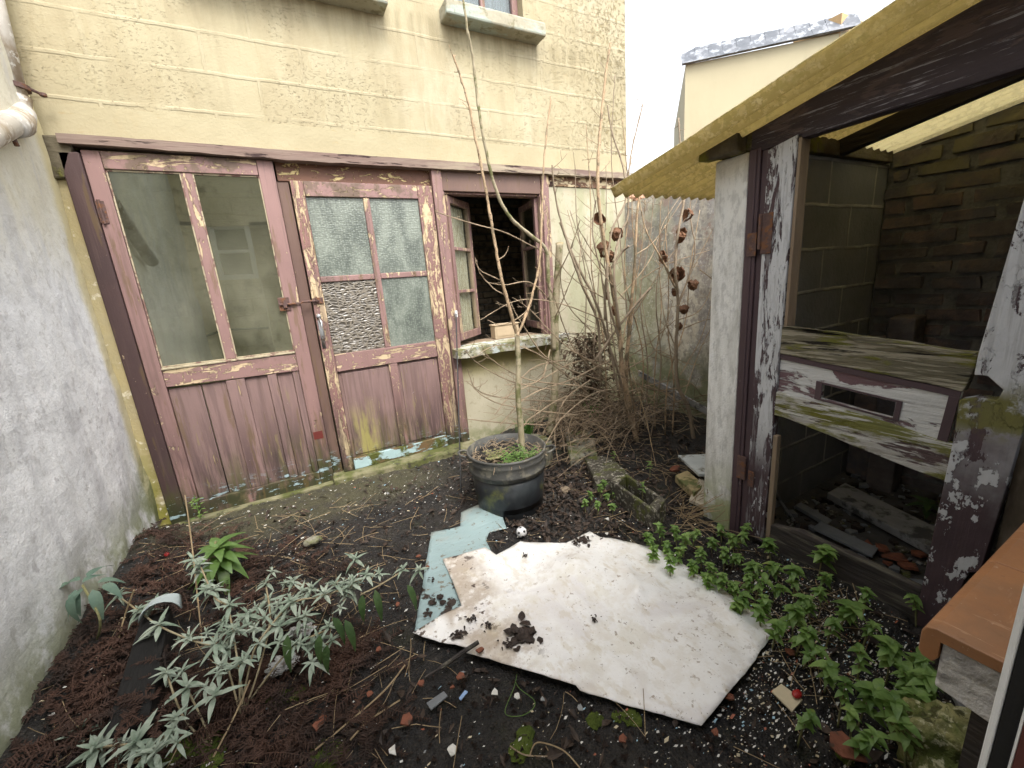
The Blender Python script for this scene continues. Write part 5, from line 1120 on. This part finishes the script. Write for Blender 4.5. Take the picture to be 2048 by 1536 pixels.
b = MB().prism([on(1543, 1385, .022), on(1562, 1370, .022), on(1605, 1402, .024), on(1584, 1426, .022), on(1568, 1410, .022)], (0, 0, .006)); tag(b.build('cream_shard', m_chipc, bevel=.001), 'angular cream shard on the soil right of the white sheet', 'shard')
p = on(1594, 1388, .038); b = MB().blob(p, .013, (1.3, .9, .7), .15, 2, 4, 8); tag(b.build('bottle_cap', m_redbit, smooth=True, loc=p), 'small red plastic cap resting beside the angular cream shard', 'cap')
b = MB().tube([at(922, 985, 'z', .01), at(912, 625, 'y', YF - .05)], .005, 6); gs = thing('garden_stake', at(922, 985, 'z', .01), 'thin black stake with a white tip standing by the door post', 'stake'); b.build('rod', m_gasket, gs)
tp = at(912, 625, 'y', YF - .05); MB().tube([tp + V((0, 0, -.035)), tp + V((0, 0, .015))], .011, 8).build('white_tip', m_upvc, gs)
# terracotta pieces scattered on the soil
tl = [(855, 1135, .8, 'beside the blue sheet'), (838, 1113, 1, 'up by the top left of the blue sheet'), (1045, 0, 0, ''), (758, 1300, .9, 'left of the tip of the white sheet'), (922, 1353, 1.5, 'just under the stick'), (843, 1368, .9, 'at the foot of the stick'), (815, 1440, 1.5, 'alone on dark soil in the lower middle'),
      (740, 1390, .9, 'near the brown bracken'), (636, 1450, 1.6, 'at the edge of the brown bracken'), (962, 1300, 1.2, 'on the lower edge of the white sheet'), (1460, 1395, 1.1, 'at the right tip of the white sheet'), (1690, 1490, 3.0, 'the largest, at the lower right'), (1245, 1478, 1.0, 'low in the middle below the white sheet'),
      (1580, 1305, 1.2, 'under the green plants on the right'), (795, 1210, .8, 'between grey leaves and blue sheet'), (1430, 1465, .8, 'under the lower tip of the white sheet'), (905, 1375, .7, 'beside the slate strip'), (645, 1440, 1.0, 'second at the bracken edge')]
for i, (a, c_, s, l) in enumerate(tl):
    if not s: continue
    zc = .03 if c_ != 1300 else .05; p = on(a, c_, zc); b = MB(); k = 5 + i % 2
    b.prism([p + V((math.cos(q * 6.28 / k + i) * .013 * s * rnd.uniform(.6, 1.3), math.sin(q * 6.28 / k + i) * .013 * s * rnd.uniform(.6, 1.3), rnd.uniform(-.004, .004))) for q in range(k)], (0, 0, .006))
    tag(b.build('terracotta_shard', m_terra, bevel=.001, loc=p), 'broken terracotta shard ' + l, 'shard', 'terracotta shards on the soil')
for i, (a, c_, s, m2, l) in enumerate([(990, 1385, 1, m_chipw, 'white shard below the middle of the white sheet'), (1034, 1392, 1, m_chipw, 'white shard beside the green string'), (1085, 1400, .8, m_chipg, 'grey shard right of the green string'), (785, 1500, 1.3, m_chipw, 'curled white scrap low in the middle left'), (902, 1500, 1.4, m_chipw, 'long white scrap low in the middle'), (1215, 1040, 1.4, m_chipw, 'white scrap above the top corner of the white sheet'), (1213, 1068, .8, m_chipw, 'white flake at the top corner of the white sheet'), (1770, 1440, 2.0, m_chipg, 'pale grey scrap under the plants at lower right'), (1160, 1415, 1, m_chipg, 'blue grey pebble under the edge of the white sheet'), (776, 988, 1.2, m_steel, 'small crushed tin lid in front of the rose doors')]):
    p = on(a, c_, .03); b = MB(); k = 6
    b.prism([p + V((math.cos(q * 6.28 / k + i) * .011 * s * rnd.uniform(.5, 1.2), math.sin(q * 6.28 / k + i) * .011 * s * rnd.uniform(.5, 1.5), rnd.uniform(-.003, .005))) for q in range(k)], (0, 0, .003))
    tag(b.build('scrap', m2, loc=p), l, 'scrap')
m_crumple = mat('dirty_plastic_film', ((.40, .40, .39), (.55, .55, .54), 20), [dict(c=(.2, .17, .14), s=30, t=.55, w=.05)], rough=.3, bumps=((60, 1),))
for i, (a, c_, r, l) in enumerate([(603, 1262, .035, 'crumpled white plastic film under the grey leaves'), (562, 1330, .04, 'crumpled translucent plastic at the foot of the grey plant'), (625, 1082, .04, 'pale mossy pebble cluster on litter in front of the left door'), (345, 1080, .05, 'rounded grey stone at the foot of the left wall')]):
    p = on(a, c_, .05); b = MB().blob(p, r, (1.2, .8, .5), .7 if i < 2 else .25, 3, i * 3, 12); tag(b.build('crumpled_plastic' if i < 2 else 'pebble', m_crumple if i < 2 else m_concrete, loc=p, smooth=i > 1), l, 'plastic' if i < 2 else 'stone')
p = on(334, 1109, .13); tag(MB().blob(p, .012, (1, 1, 1), 0, 1, 0, 8).build('red_berry', m_redbit, smooth=True, loc=p), 'small red bead on the litter below the grey stone', 'bead')
# ------------------------------------------------------------------ scattered stuff
SHEETS = [[on(a, c_, .03) for a, c_ in white_px], [on(a, c_, .03) for a, c_ in blue_px]]
def in_sheet(x, y):
    for P in SHEETS:
        c = False
        for i in range(len(P)):
            a, b = P[i], P[i - 1]
            if (a.y > y) != (b.y > y) and x < (b.x - a.x) * (y - a.y) / (b.y - a.y) + a.x: c = not c
        if c: return True
    return False
def free(x, y):
    if x < -.88 or y > 3.03 or (x > 1.74 and y < 1.34) or x > 2.92 or y < .1: return False
    if math.hypot(x - pc.x, y - pc.y) < .2 or in_sheet(x, y): return False
    return True
b = MB(); k = 0
while k < 7500:
    x, y = rnd.uniform(-.88, 2.0), rnd.uniform(.12, 3.0)
    if rnd.random() < .45: x, y = rnd.gauss(1.3, .25), rnd.gauss(.55, .25)
    if not free(x, y): continue
    dens = .35 + .65 * sst(-.2, .3, nz(x, y, 31, 2.2)) + (.5 if y > 2.3 and x < .9 else 0)
    if rnd.random() > dens: continue
    k += 1; s = .0011 + .0038 * rnd.random() ** 4; a = rnd.uniform(0, 6.28); z = gz(x, y) + .012 + rnd.uniform(0, .008); tx, ty = rnd.uniform(-.6, .6), rnd.uniform(-.6, .6); e = rnd.uniform(1, 2.8)
    P = []
    for q in range(4):
        an = a + q * 1.57; u, v = math.cos(an) * s * rnd.uniform(.6, 1.2) * e, math.sin(an) * s * rnd.uniform(.6, 1.2); P.append(V((x + u, y + v, z + u * tx + v * ty)))
    t = rnd.random(); mi = 0 if t < .52 else 1 if t < .78 else 2 if t < .86 else 3 if t < .92 else 4
    b.add(P, [(0, 1, 2, 3)], mi)
tag(b.build('paint_flakes', [m_chipw, m_chipc, m_chipb, m_chipt, m_chipg]), 'white and coloured paint flakes scattered over the dark soil', 'flakes', kind='stuff')
b = MB()
for k in range(5200):
    r = rnd.random()
    if r < .55: x, y = rnd.uniform(.9, 2.9), rnd.uniform(1.35, 3.0)
    elif r < .7: x, y = rnd.gauss(1.25, .25), rnd.gauss(1.9, .25)
    else: x, y = rnd.uniform(-.8, 1.9), rnd.uniform(.15, 2.9)
    if not free(x, y): continue
    a = rnd.uniform(0, 6.28); L = rnd.uniform(.012, .055); b.leaf((x, y, gz(x, y) + rnd.uniform(.006, .022)), (math.cos(a), math.sin(a), rnd.uniform(-.1, .35)), (0, 0, 1), L, L * rnd.uniform(.15, .6), rnd.uniform(-.6, .7), rnd.uniform(0, .7), seg=3, twist=rnd.uniform(-1.5, 1.5))
tag(b.build('leaf_litter', m_litter), 'dark wet leaf litter covering the soil between pot and shed', 'leaf litter', kind='stuff')
# crumbs of soil
b = MB(); k = 0
while k < 5200:
    x, y = rnd.uniform(-.85, 1.78), rnd.uniform(.1, 2.6) ** 1.0
    if rnd.random() < .4: y = rnd.uniform(.1, 1.2)
    if not free(x, y): continue
    k += 1; s = .003 + .012 * rnd.random() ** 3; z = gz(x, y) + .010 + s * .2; a = rnd.uniform(0, 6.28)
    v = [V((x + math.cos(a + q * 2.09) * s * rnd.uniform(.6, 1.2), y + math.sin(a + q * 2.09) * s * rnd.uniform(.6, 1.2), z - s * .5)) for q in range(3)] + [V((x + rnd.uniform(-.3, .3) * s, y + rnd.uniform(-.3, .3) * s, z + s * rnd.uniform(.3, .8)))]
    b.add(v, [(0, 1, 3), (1, 2, 3), (2, 0, 3)])
tag(b.build('soil_crumbs', m_mud, smooth=False), 'loose crumbs of dark soil in the open middle of the yard', 'soil', kind='stuff')
# dry straws
b = MB()
def straw(x, y, L, r=.0012, up=.25, a=None):
    a = rnd.uniform(0, 6.28) if a is None else a; p = V((x, y, gz(x, y) + .012)); d = V((math.cos(a), math.sin(a), rnd.uniform(0, up))); g_ = V((rnd.uniform(-1, 1), rnd.uniform(-1, 1), -.3)); pts = [p]
    for j in range(4):
        d = (d + g_ * .13).normalized(); q = pts[-1] + d * L / 4; q.z = max(q.z, gz(q.x, q.y) + .008); pts.append(q)
    if not (-.88 < pts[-1].x < 1.78 or y > 1.4): return
    b.tube(pts, r, 4)
for k in range(800):
    r = rnd.random()
    if r < .45: x, y = rnd.uniform(-.8, .25), rnd.uniform(.4, 2.7)
    elif r < .75: x, y = rnd.gauss(1.9, .35), rnd.gauss(1.9, .35)
    else: x, y = rnd.uniform(-.2, 1.7), rnd.uniform(.2, 2.6)
    if free(x, y): straw(x, y, rnd.uniform(.05, .22), rnd.uniform(.0008, .0016))
for k in range(120):
    q = on(1385 + rnd.gauss(0, 25), 1005 + rnd.gauss(0, 20), .05)
    if free(q.x, q.y): straw(q.x, q.y, rnd.uniform(.1, .28), .0015, 1.2, rnd.uniform(-2.4, -.6))
for k in range(80):
    q = on(1600 + rnd.gauss(0, 90), 1250 + rnd.gauss(0, 60), .03)
    if free(q.x, q.y): straw(q.x, q.y, rnd.uniform(.06, .2), .0011, .3)
tag(b.build('dry_straw', m_straw), 'pale dry straws and grass stalks strewn over the soil', 'straw', kind='stuff')
# dead bracken heaped along the left side
b = MB()
def frond(p, a, L, up, sc=1.0):
    d = V((math.cos(a), math.sin(a), up)).normalized(); pts = [p]; g_ = V((rnd.uniform(-1, 1), rnd.uniform(-1, 1), -1.2))
    for j in range(7): d = (d + g_ * .10).normalized(); q = pts[-1] + d * L / 7; q.z = max(q.z, gz(q.x, q.y) + .012); pts.append(q)
    b.tube(pts, [.0016] * 7 + [.0008], 4)
    for j in range(1, 8):
        for k in range(6):
            t = j - k / 6; i0 = int(t) if t < 7 else 6; c = lerp(pts[i0], pts[min(i0 + 1, 7)], t - i0); dd_ = (pts[min(i0 + 1, 7)] - pts[i0])
            if dd_.length < 1e-6: continue
            dd_.normalize(); s = dd_.cross(V((rnd.uniform(-.6, .6), rnd.uniform(-.6, .6), 1))).normalized() * (1 if k % 2 else -1)
            l = L * .17 * math.sin(math.pi * (.15 + .8 * (j / 8))) * rnd.uniform(.5, 1.1) * sc
            tip = c + s * l + dd_ * l * .4 + V((0, 0, rnd.uniform(-.4, .3) * l)); w2 = dd_ * rnd.uniform(.0009, .0018); b.add([c - w2, c + w2, lerp(c, tip, .6) + w2 * 1.6 + V((0, 0, .003)), tip, lerp(c, tip, .6) - w2 * 1.6], [(0, 1, 2, 3, 4)])
def litter_px(n, x0, x1, y0, y1, z, fn):
    for k in range(n):
        q = on(rnd.uniform(x0, x1), rnd.uniform(y0, y1), z)
        if q.x < -.87 or q.y > 3.02 or q.y < .1 or in_sheet(q.x, q.y): continue
        q.z = gz(q.x, q.y) + .012 + rnd.uniform(0, .03); fn(q)
ff = lambda q: frond(q, rnd.uniform(0, 6.28), rnd.uniform(.08, .22), rnd.uniform(0, .5))
litter_px(210, 60, 330, 1150, 1530, .1, ff); litter_px(150, 300, 640, 1060, 1200, .08, ff); litter_px(110, 330, 620, 1320, 1530, .04, ff); litter_px(40, 640, 760, 1290, 1530, .03, ff); litter_px(70, 250, 560, 1180, 1400, .08, ff); litter_px(60, 540, 740, 1230, 1330, .04, ff)
for k in range(46):
    q = on(rnd.choice([235, 300, 330, 250]) + rnd.gauss(0, 16), rnd.uniform(1240, 1480), .17); frond(q, rnd.uniform(0, 6.28), rnd.uniform(.07, .16), rnd.uniform(-.2, .4))
tag(b.build('dead_bracken', m_bracken), 'red-brown dead bracken heaped along the foot of the left wall', 'bracken', kind='stuff')
# moss cushions
b = MB()
for (a, c_, s, n_) in [(390, 1520, .05, 5), (560, 1395, .04, 4), (1690, 1500, .03, 3), (1110, 1335, .03, 3), (640, 1500, .04, 3), (1050, 1490, .03, 3), (1240, 1440, .03, 3)]:
    for k in range(n_):
        p = on(a + rnd.gauss(0, 22), c_ + rnd.gauss(0, 12), .01); p.z = gz(p.x, p.y) + .004
        if not in_sheet(p.x, p.y): b.blob(p, s * rnd.uniform(.5, 1), (1, 1, .22), .4, 3, k, 9)
tag(b.build('moss', m_moss), 'low dark green moss cushions on the soil', 'moss', kind='stuff')

# ------------------------------------------------------------------ leafy plants
def plant(name, label, cat, base, tip, L, Wd, mm, nodes=4, per=4, curl=.5, rise=.5, group=None, stem_m=None, seg=5, fold=.25, grow=1.0, bend=.3):
    t = thing(name, base, label, cat, group)
    mid = lerp(base, tip, .5) + V(((tip.x - base.x) * -bend * .3, (tip.y - base.y) * -bend * .3, (tip - base).length * .12))
    S = smooth_path([base, mid, tip], 6)
    MB().tube(S, [.0028] * 6 + [.002] * 7, 6).build('stem', stem_m or m_stem, t, smooth=True)
    b = MB()
    for k in range(nodes):
        f = (k + 1) / nodes; f = .35 + .65 * f; i = min(len(S) - 1, int(f * (len(S) - 1))); p = S[i]; ax = (S[i] - S[max(i - 1, 0)]).normalized()
        top = k == nodes - 1; m_ = per + (2 if top else 0)
        for q in range(m_):
            a = q * 6.28 / m_ + k * .8 + rnd.uniform(-.5, .5); e = (.9 if top and q % 2 else rise * rnd.uniform(.2, 1.1))
            l = L * rnd.uniform(.55, 1.15) * (.6 if (top and q % 2) else 1) * (grow if not top else 1)
            b.leaf(p, V((math.cos(a), math.sin(a), e)), (0, 0, 1), l, Wd * l / L * rnd.uniform(.85, 1.15), curl * rnd.uniform(.4, 1.3), fold, seg=seg)
    b.build('leaves', mm, t, smooth=True)
    return t
GR = 'fresh green leafy plants along the shed'
ORD = ['first', 'second', 'third', 'fourth', 'fifth', 'sixth', 'seventh', 'eighth', 'ninth', 'tenth', 'eleventh', 'twelfth']
def rows(pts, names):
    """a wording for each point: its row, back to front, and its place in the row"""
    o = sorted(range(len(pts)), key=lambda i: pts[i][1]); n = len(names); out = {}
    for k in range(n):
        g_ = sorted(o[len(o) * k // n:len(o) * (k + 1) // n], key=lambda i: pts[i][0])
        for q, i in enumerate(g_): out[i] = ORD[q] + ' from the left in the ' + names[k] + ' row'
    return out
mint = [(1650, 1097, 1.35, 'tall, in front of the shed sill, with large glossy leaves'), (1532, 1082, 1.0, 'close against the shed stile'), (1508, 1128, 1.0, 'left of the shed stile, near the white sheet'), (1550, 1130, 1.0, 'between two others below the stile'), (1588, 1136, .9, 'below the left end of the shed kick board'), (1489, 1068, .85, 'beside the white wall end'), (1657, 1152, .8, 'just under the tallest one'), (1487, 1190, .8, 'at the upper right edge of the white sheet'), (1565, 1175, .8, 'above the right tip of the white sheet'),
        (1590, 1215, 1.15, 'by the right tip of the white sheet'), (1610, 1195, 1.0, 'right of the tip of the white sheet'), (1560, 1248, .9, 'touching the right tip of the white sheet'), (1620, 1262, 1.0, 'below the right tip of the white sheet'), (1669, 1240, .8, 'small star-shaped, in the middle of the right bed'), (1707, 1215, 1.25, 'with broad dark leaves under the kick board'), (1750, 1250, .8, 'half hidden, left of the orange sill'), (1783, 1288, 1.2, 'tall, left of the orange sill corner'), (1847, 1318, 1.1, 'right under the orange sill corner'), (1862, 1350, 1.1, 'in the shade under the orange sill'), (1810, 1340, 1.0, 'between the sill and the lower plants'),
        (1660, 1333, 1.0, 'above the pale grey scrap'), (1692, 1362, .7, 'beside the straws at lower right'), (1752, 1378, 1.15, 'in the middle of the lower right group'), (1834, 1388, 1.1, 'above the lichen-covered stone'), (1790, 1400, 1.0, 'left of the lichen-covered stone top'), (1806, 1444, 1.0, 'against the left side of the lichen-covered stone'), (1752, 1470, .95, 'at the lower left of the stone'), (1622, 1430, .7, 'beside the angular cream shard'), (1825, 1192, .8, 'against the foot of the right stile')]
mint += [(1640, 1300, .8, 'on the flake-strewn soil, left of the middle of the group'), (1720, 1300, .8, 'between the two dark middle plants'), (1700, 1420, .75, 'behind the largest terracotta shard'), (1530, 1160, .85, 'in the gap between stile and white sheet'), (1640, 1180, .8, 'in front of the kick board, left of the tallest one'), (1735, 1180, .8, 'halfway along the kick board')]
for i, (a, c_, s, l) in enumerate(mint):
    h = .085 * s + .045 * rnd.random(); tip = at(a, c_, 'z', h + .03); tip.x = min(tip.x, 1.775) if a != 1650 else tip.x
    base = V((tip.x + rnd.uniform(-.03, .03), tip.y + rnd.uniform(-.02, .04), 0)); base.z = gz(base.x, base.y)
    plant('leafy_weed', 'green leafy plant ' + l, 'plant', base, tip, .044 * s, .027 * s, m_leafmint, 6 if s > .85 else 4, 4, .7, .6, GR, grow=.85)
up = [(1296, 1068), (1318, 1050), (1332, 1085), (1350, 1055), (1372, 1070), (1362, 1098), (1395, 1062), (1402, 1098), (1425, 1080), (1440, 1052), (1385, 1125), (1420, 1128), (1450, 1098), (1462, 1070), (1478, 1110), (1495, 1050), (1448, 1150), (1470, 1168), (1410, 1150), (1498, 1150), (1340, 1110), (1310, 1095), (1475, 1200), (1515, 1215), (1530, 1195)]
wh = ['by the hollow block', 'above the top right edge of the white sheet', 'beside the dry straws', 'in the thick of the clump', 'near the white wall end', 'at the edge of the clump']
upn = rows(up, ['back', 'middle', 'front'])
for i, (a, c_) in enumerate(up):
    h = rnd.uniform(.07, .13); tip = at(a, c_, 'z', h); tip.x = min(tip.x, 1.76 if tip.y < 1.35 else 3)
    base = V((tip.x + rnd.uniform(-.02, .02), tip.y + rnd.uniform(-.02, .02), 0)); base.z = gz(base.x, base.y)
    plant('mint_sprig', 'small green sprig above the white sheet, ' + upn[i], 'plant', base, tip, .029, .020, m_leafmint, 6, 4, .5, .5, 'small green sprigs left of the shed')
sml = [(1180, 985), (1200, 972), (1215, 990), (1195, 1005), (1225, 1010), (1170, 1000), (1208, 962), (1232, 985)]
smn = rows(sml, ['back', 'front'])
for i, (a, c_) in enumerate(sml):
    tip = at(a, c_, 'z', rnd.uniform(.06, .10)); base = V((tip.x, tip.y, gz(tip.x, tip.y)))
    plant('mint_sprig', 'small sprig left of the hollow block, ' + smn[i], 'plant', base, tip, .026, .018, m_leafmint, 4, 4, .5, .5, 'small green sprigs left of the hollow block')
for a, c_, l in [(1285, 968, 'growing through the hollow block'), (1228, 905, 'on the dark kerb stone'), (1300, 925, 'behind the hollow block')]:
    tip = at(a, c_, 'z', .15); base = tip - V((0, 0, .10)); plant('small_sprig', 'tiny green sprig ' + l, 'plant', base, tip, .028, .014, m_leafmint, 3, 3, .5, .6)
tip = at(1855, 1005, 'z', .12); plant('shade_plant', 'dark green plant growing inside the shed at the back', 'plant', V((tip.x, tip.y, .01)), tip, .07, .03, m_leafdark, 3, 4)
# laurel-like young plant in front of the left door
base = on(440, 1170, .05); lp = thing('laurel_seedling', base, 'glossy broad-leaved green plant in front of the wide rose door', 'plant')
MB().tube(smooth_path([base, base + V((-.01, .02, .12)), at(432, 1082, 'z', .24)]), .006, 7).build('stem', m_stem, lp, smooth=True)
b = MB(); c = at(436, 1095, 'z', .22)
for k in range(30):
    a = k * 2.399; lev = k / 30; e = lerp(-.3, .9, lev); L = lerp(.155, .095, lev) * rnd.uniform(.8, 1.15)
    b.leaf(c + V((0, 0, -.09 + .10 * lev)), (math.cos(a), math.sin(a), e), (0, 0, 1), L, .046, rnd.uniform(.3, 1.1), .15, seg=7)
b.build('leaves', m_leafgreen, lp, smooth=True)
b = MB(); p = at(400, 1012, 'z', .10)
for k in range(26):
    a = rnd.uniform(0, 6.28); q = on(402, 1040, .03) + V((rnd.gauss(0, .02), rnd.gauss(0, .015), rnd.uniform(0, .14))); b.leaf(q, (math.cos(a), math.sin(a), .5), (0, 0, 1), .03, .014, .4, .2, seg=3)
b.tube([on(402, 1040, 0), on(402, 1040, 0) + V((0, 0, .17))], .003, 5)
tag(b.build('chickweed', m_leafmint, loc=on(402, 1040, .0)), 'small upright weed at the bottom corner of the wide rose door', 'weed')
# grey-leaved sprawling shrub in the foreground
base = at(470, 1440, 'z', .02); bd = thing('grey_leaved_shrub', base, 'sprawling shrub with felted grey-green leaf rosettes in the left foreground', 'shrub')
ros = [(240, 1192, .30, 1.3), (277, 1222, .29, .9), (319, 1252, .28, 1.25), (379, 1279, .27, .95), (412, 1181, .33, 1.25), (397, 1129, .37, 1.2), (461, 1211, .30, 1.1), (495, 1230, .28, 1.1), (532, 1168, .30, 1.2), (585, 1207, .30, 1.15), (532, 1237, .27, 1.2), (649, 1190, .28, 1.35), (431, 1290, .25, 1.2), (442, 1335, .22, 1.25), (334, 1346, .24, 1.2), (375, 1376, .22, 1.5), (487, 1324, .22, 1.2), (560, 1255, .25, 1.2), (612, 1232, .26, 1.2), (671, 1170, .28, 1.1), (733, 1152, .24, 1.2), (699, 1166, .25, 1.0), (805, 1140, .20, 1.1), (658, 1255, .22, 1.2), (600, 1290, .22, 1.2), (520, 1290, .23, 1.1), (191, 1498, .2, 1.5), (311, 1507, .2, 1.7), (275, 1486, .22, 1.2), (350, 1440, .22, 1.0), (560, 1210, .29, 1.1), (470, 1262, .28, 1.1), (622, 1180, .30, 1.1)]
rr_ = random.Random(5)
ros += [(a + rr_.gauss(0, 26), c_ + rr_.gauss(0, 22), h - rr_.uniform(.0, .06), s * rr_.uniform(.6, 1.0)) for (a, c_, h, s) in ros[2:] for _ in range(2)]
b = MB(); bl = MB()
chains = [[(480, 1430, .03), (460, 1350, .14), (440, 1300, .22), (379, 1279, .26), (319, 1252, .27), (277, 1222, .28), (240, 1195, .29)], [(480, 1430, .03), (500, 1330, .18), (520, 1280, .24), (585, 1207, .29), (649, 1192, .27), (700, 1168, .24), (733, 1155, .23)], [(490, 1420, .03), (470, 1290, .22), (455, 1215, .29), (430, 1195, .31), (402, 1135, .36)],
          [(490, 1420, .03), (520, 1330, .16), (540, 1240, .26), (532, 1172, .29)], [(430, 1500, .02), (400, 1430, .12), (375, 1380, .21)], [(430, 1500, .02), (370, 1440, .12), (334, 1350, .23)], [(250, 1530, .1), (300, 1510, .18), (345, 1445, .2)], [(150, 1560, .1), (191, 1500, .19), (275, 1488, .2)], [(500, 1400, .03), (580, 1300, .18), (658, 1258, .2)], [(720, 1190, .2), (760, 1170, .21), (805, 1142, .19)], [(480, 1430, .03), (480, 1350, .18), (487, 1326, .21)]]
for ch in chains: b.tube(smooth_path([at(x, y, 'z', z * .78) for x, y, z in ch], 6), .0032, 6)
b.build('stems', mat('felted_pale_stem', ((.30, .24, .14), (.34, .30, .20), 20), bumps=()), bd, smooth=True)
for (a, c_, h, s) in ros:
    s *= rnd.uniform(.75, 1.15); p = at(a, c_, 'z', h * .78); tw = rnd.uniform(0, 3)
    b = MB()
    for lev in range(3):
        for q in range(4 if lev < 2 else 2):
            an = tw + q * (1.57 if lev < 2 else 3.14) + lev * .8 + rnd.uniform(-.25, .25); e = (.0, .6, 1.6)[lev] + rnd.uniform(-.45, .35); L = (.060, .046, .03)[lev] * s * .78 * rnd.uniform(.75, 1.15)
            b.leaf(p + V((0, 0, lev * .006)), (math.cos(an), math.sin(an), e), (0, 0, 1), L * rnd.uniform(.85, 1.4), L * .30, rnd.uniform(.0, .6), .25, seg=5)
    b.build('leaf_rosette', m_leafgrey, bd, smooth=True)
b = MB()
for (a, c_, h) in [(725, 1190, .2), (750, 1180, .2), (655, 1290, .18), (665, 1235, .22), (690, 1240, .2), (815, 1170, .16), (575, 1270, .22), (640, 1270, .22)]:
    p = at(a, c_, 'z', h); an = rnd.uniform(-2.2, -.8); b.leaf(p, (math.cos(an) * .6, math.sin(an) * .6, -.6), (math.cos(an), math.sin(an), .6), rnd.uniform(.08, .12), .028, .5, .15, seg=6)
b.build('drooping_leaves', m_leafdark, bd, smooth=True)
# blue-green drooping leaves against the left wall
base = on(190, 1290, .1); t = thing('blue_green_shrub', base, 'blue-green broad drooping leaves against the grey left wall', 'shrub')
MB().tube(smooth_path([base, at(200, 1240, 'z', .25), at(165, 1170, 'z', .36)]), .004, 6).build('stem', m_stem, t)
b = MB()
for (a, c_, an, e) in [(140, 1165, 3.4, .1), (160, 1160, 2.6, .2), (175, 1155, 1.2, .4), (195, 1165, .2, .1), (150, 1180, -1.6, -.8), (145, 1190, -2.0, -1.2), (185, 1180, -1.2, -.9), (170, 1175, -2.6, -.3), (205, 1170, -.5, -.2), (165, 1165, .8, .3)]:
    b.leaf(at(a, c_, 'z', .35), (math.cos(an), math.sin(an), e), (0, 0, 1), rnd.uniform(.07, .11), .035, .7, .2, seg=6)
b.build('leaves', m_leafgb, t, smooth=True)
# long pale and brown stalks over the litter
b = MB()
for px, z0, z1 in ([((1110, 1530), (1150, 1400), (1180, 1340))] and [([(415, 1536), (470, 1430), (500, 1360)], .02, .12), ([(370, 990), (385, 1100), (405, 1290)], .5, .05), ([(700, 1480), (740, 1440), (800, 1400)], .03, .03), ([(630, 1500), (760, 1390), (810, 1330)], .03, .06), ([(268, 1180), (250, 1230), (232, 1300)], .3, .1)]):
    b.tube(smooth_path([at(x, y, 'z', lerp(z0, z1, i / 2)) for i, (x, y) in enumerate(px)]), .0028, 5)
tag(b.build('long_stalks', m_straw), 'long dry stalks lying across the bracken and grey-leaved shrub', 'stalks', kind='stuff')
b = MB().tube(smooth_path([on(1020, 1492, .02), on(1050, 1510, .03), on(1100, 1513, .02)]), .002, 5); tag(b.build('curved_twig', m_twig), 'short curved twig low in the middle of the soil', 'twig')
b = MB().tube(smooth_path([on(1060, 1510, .02), on(1075, 1485, .03), on(1125, 1500, .03), on(1160, 1536, .02)]), .002, 5); tag(b.build('curved_twig', m_straw), 'arched pale twig at the bottom edge right of the short one', 'twig')
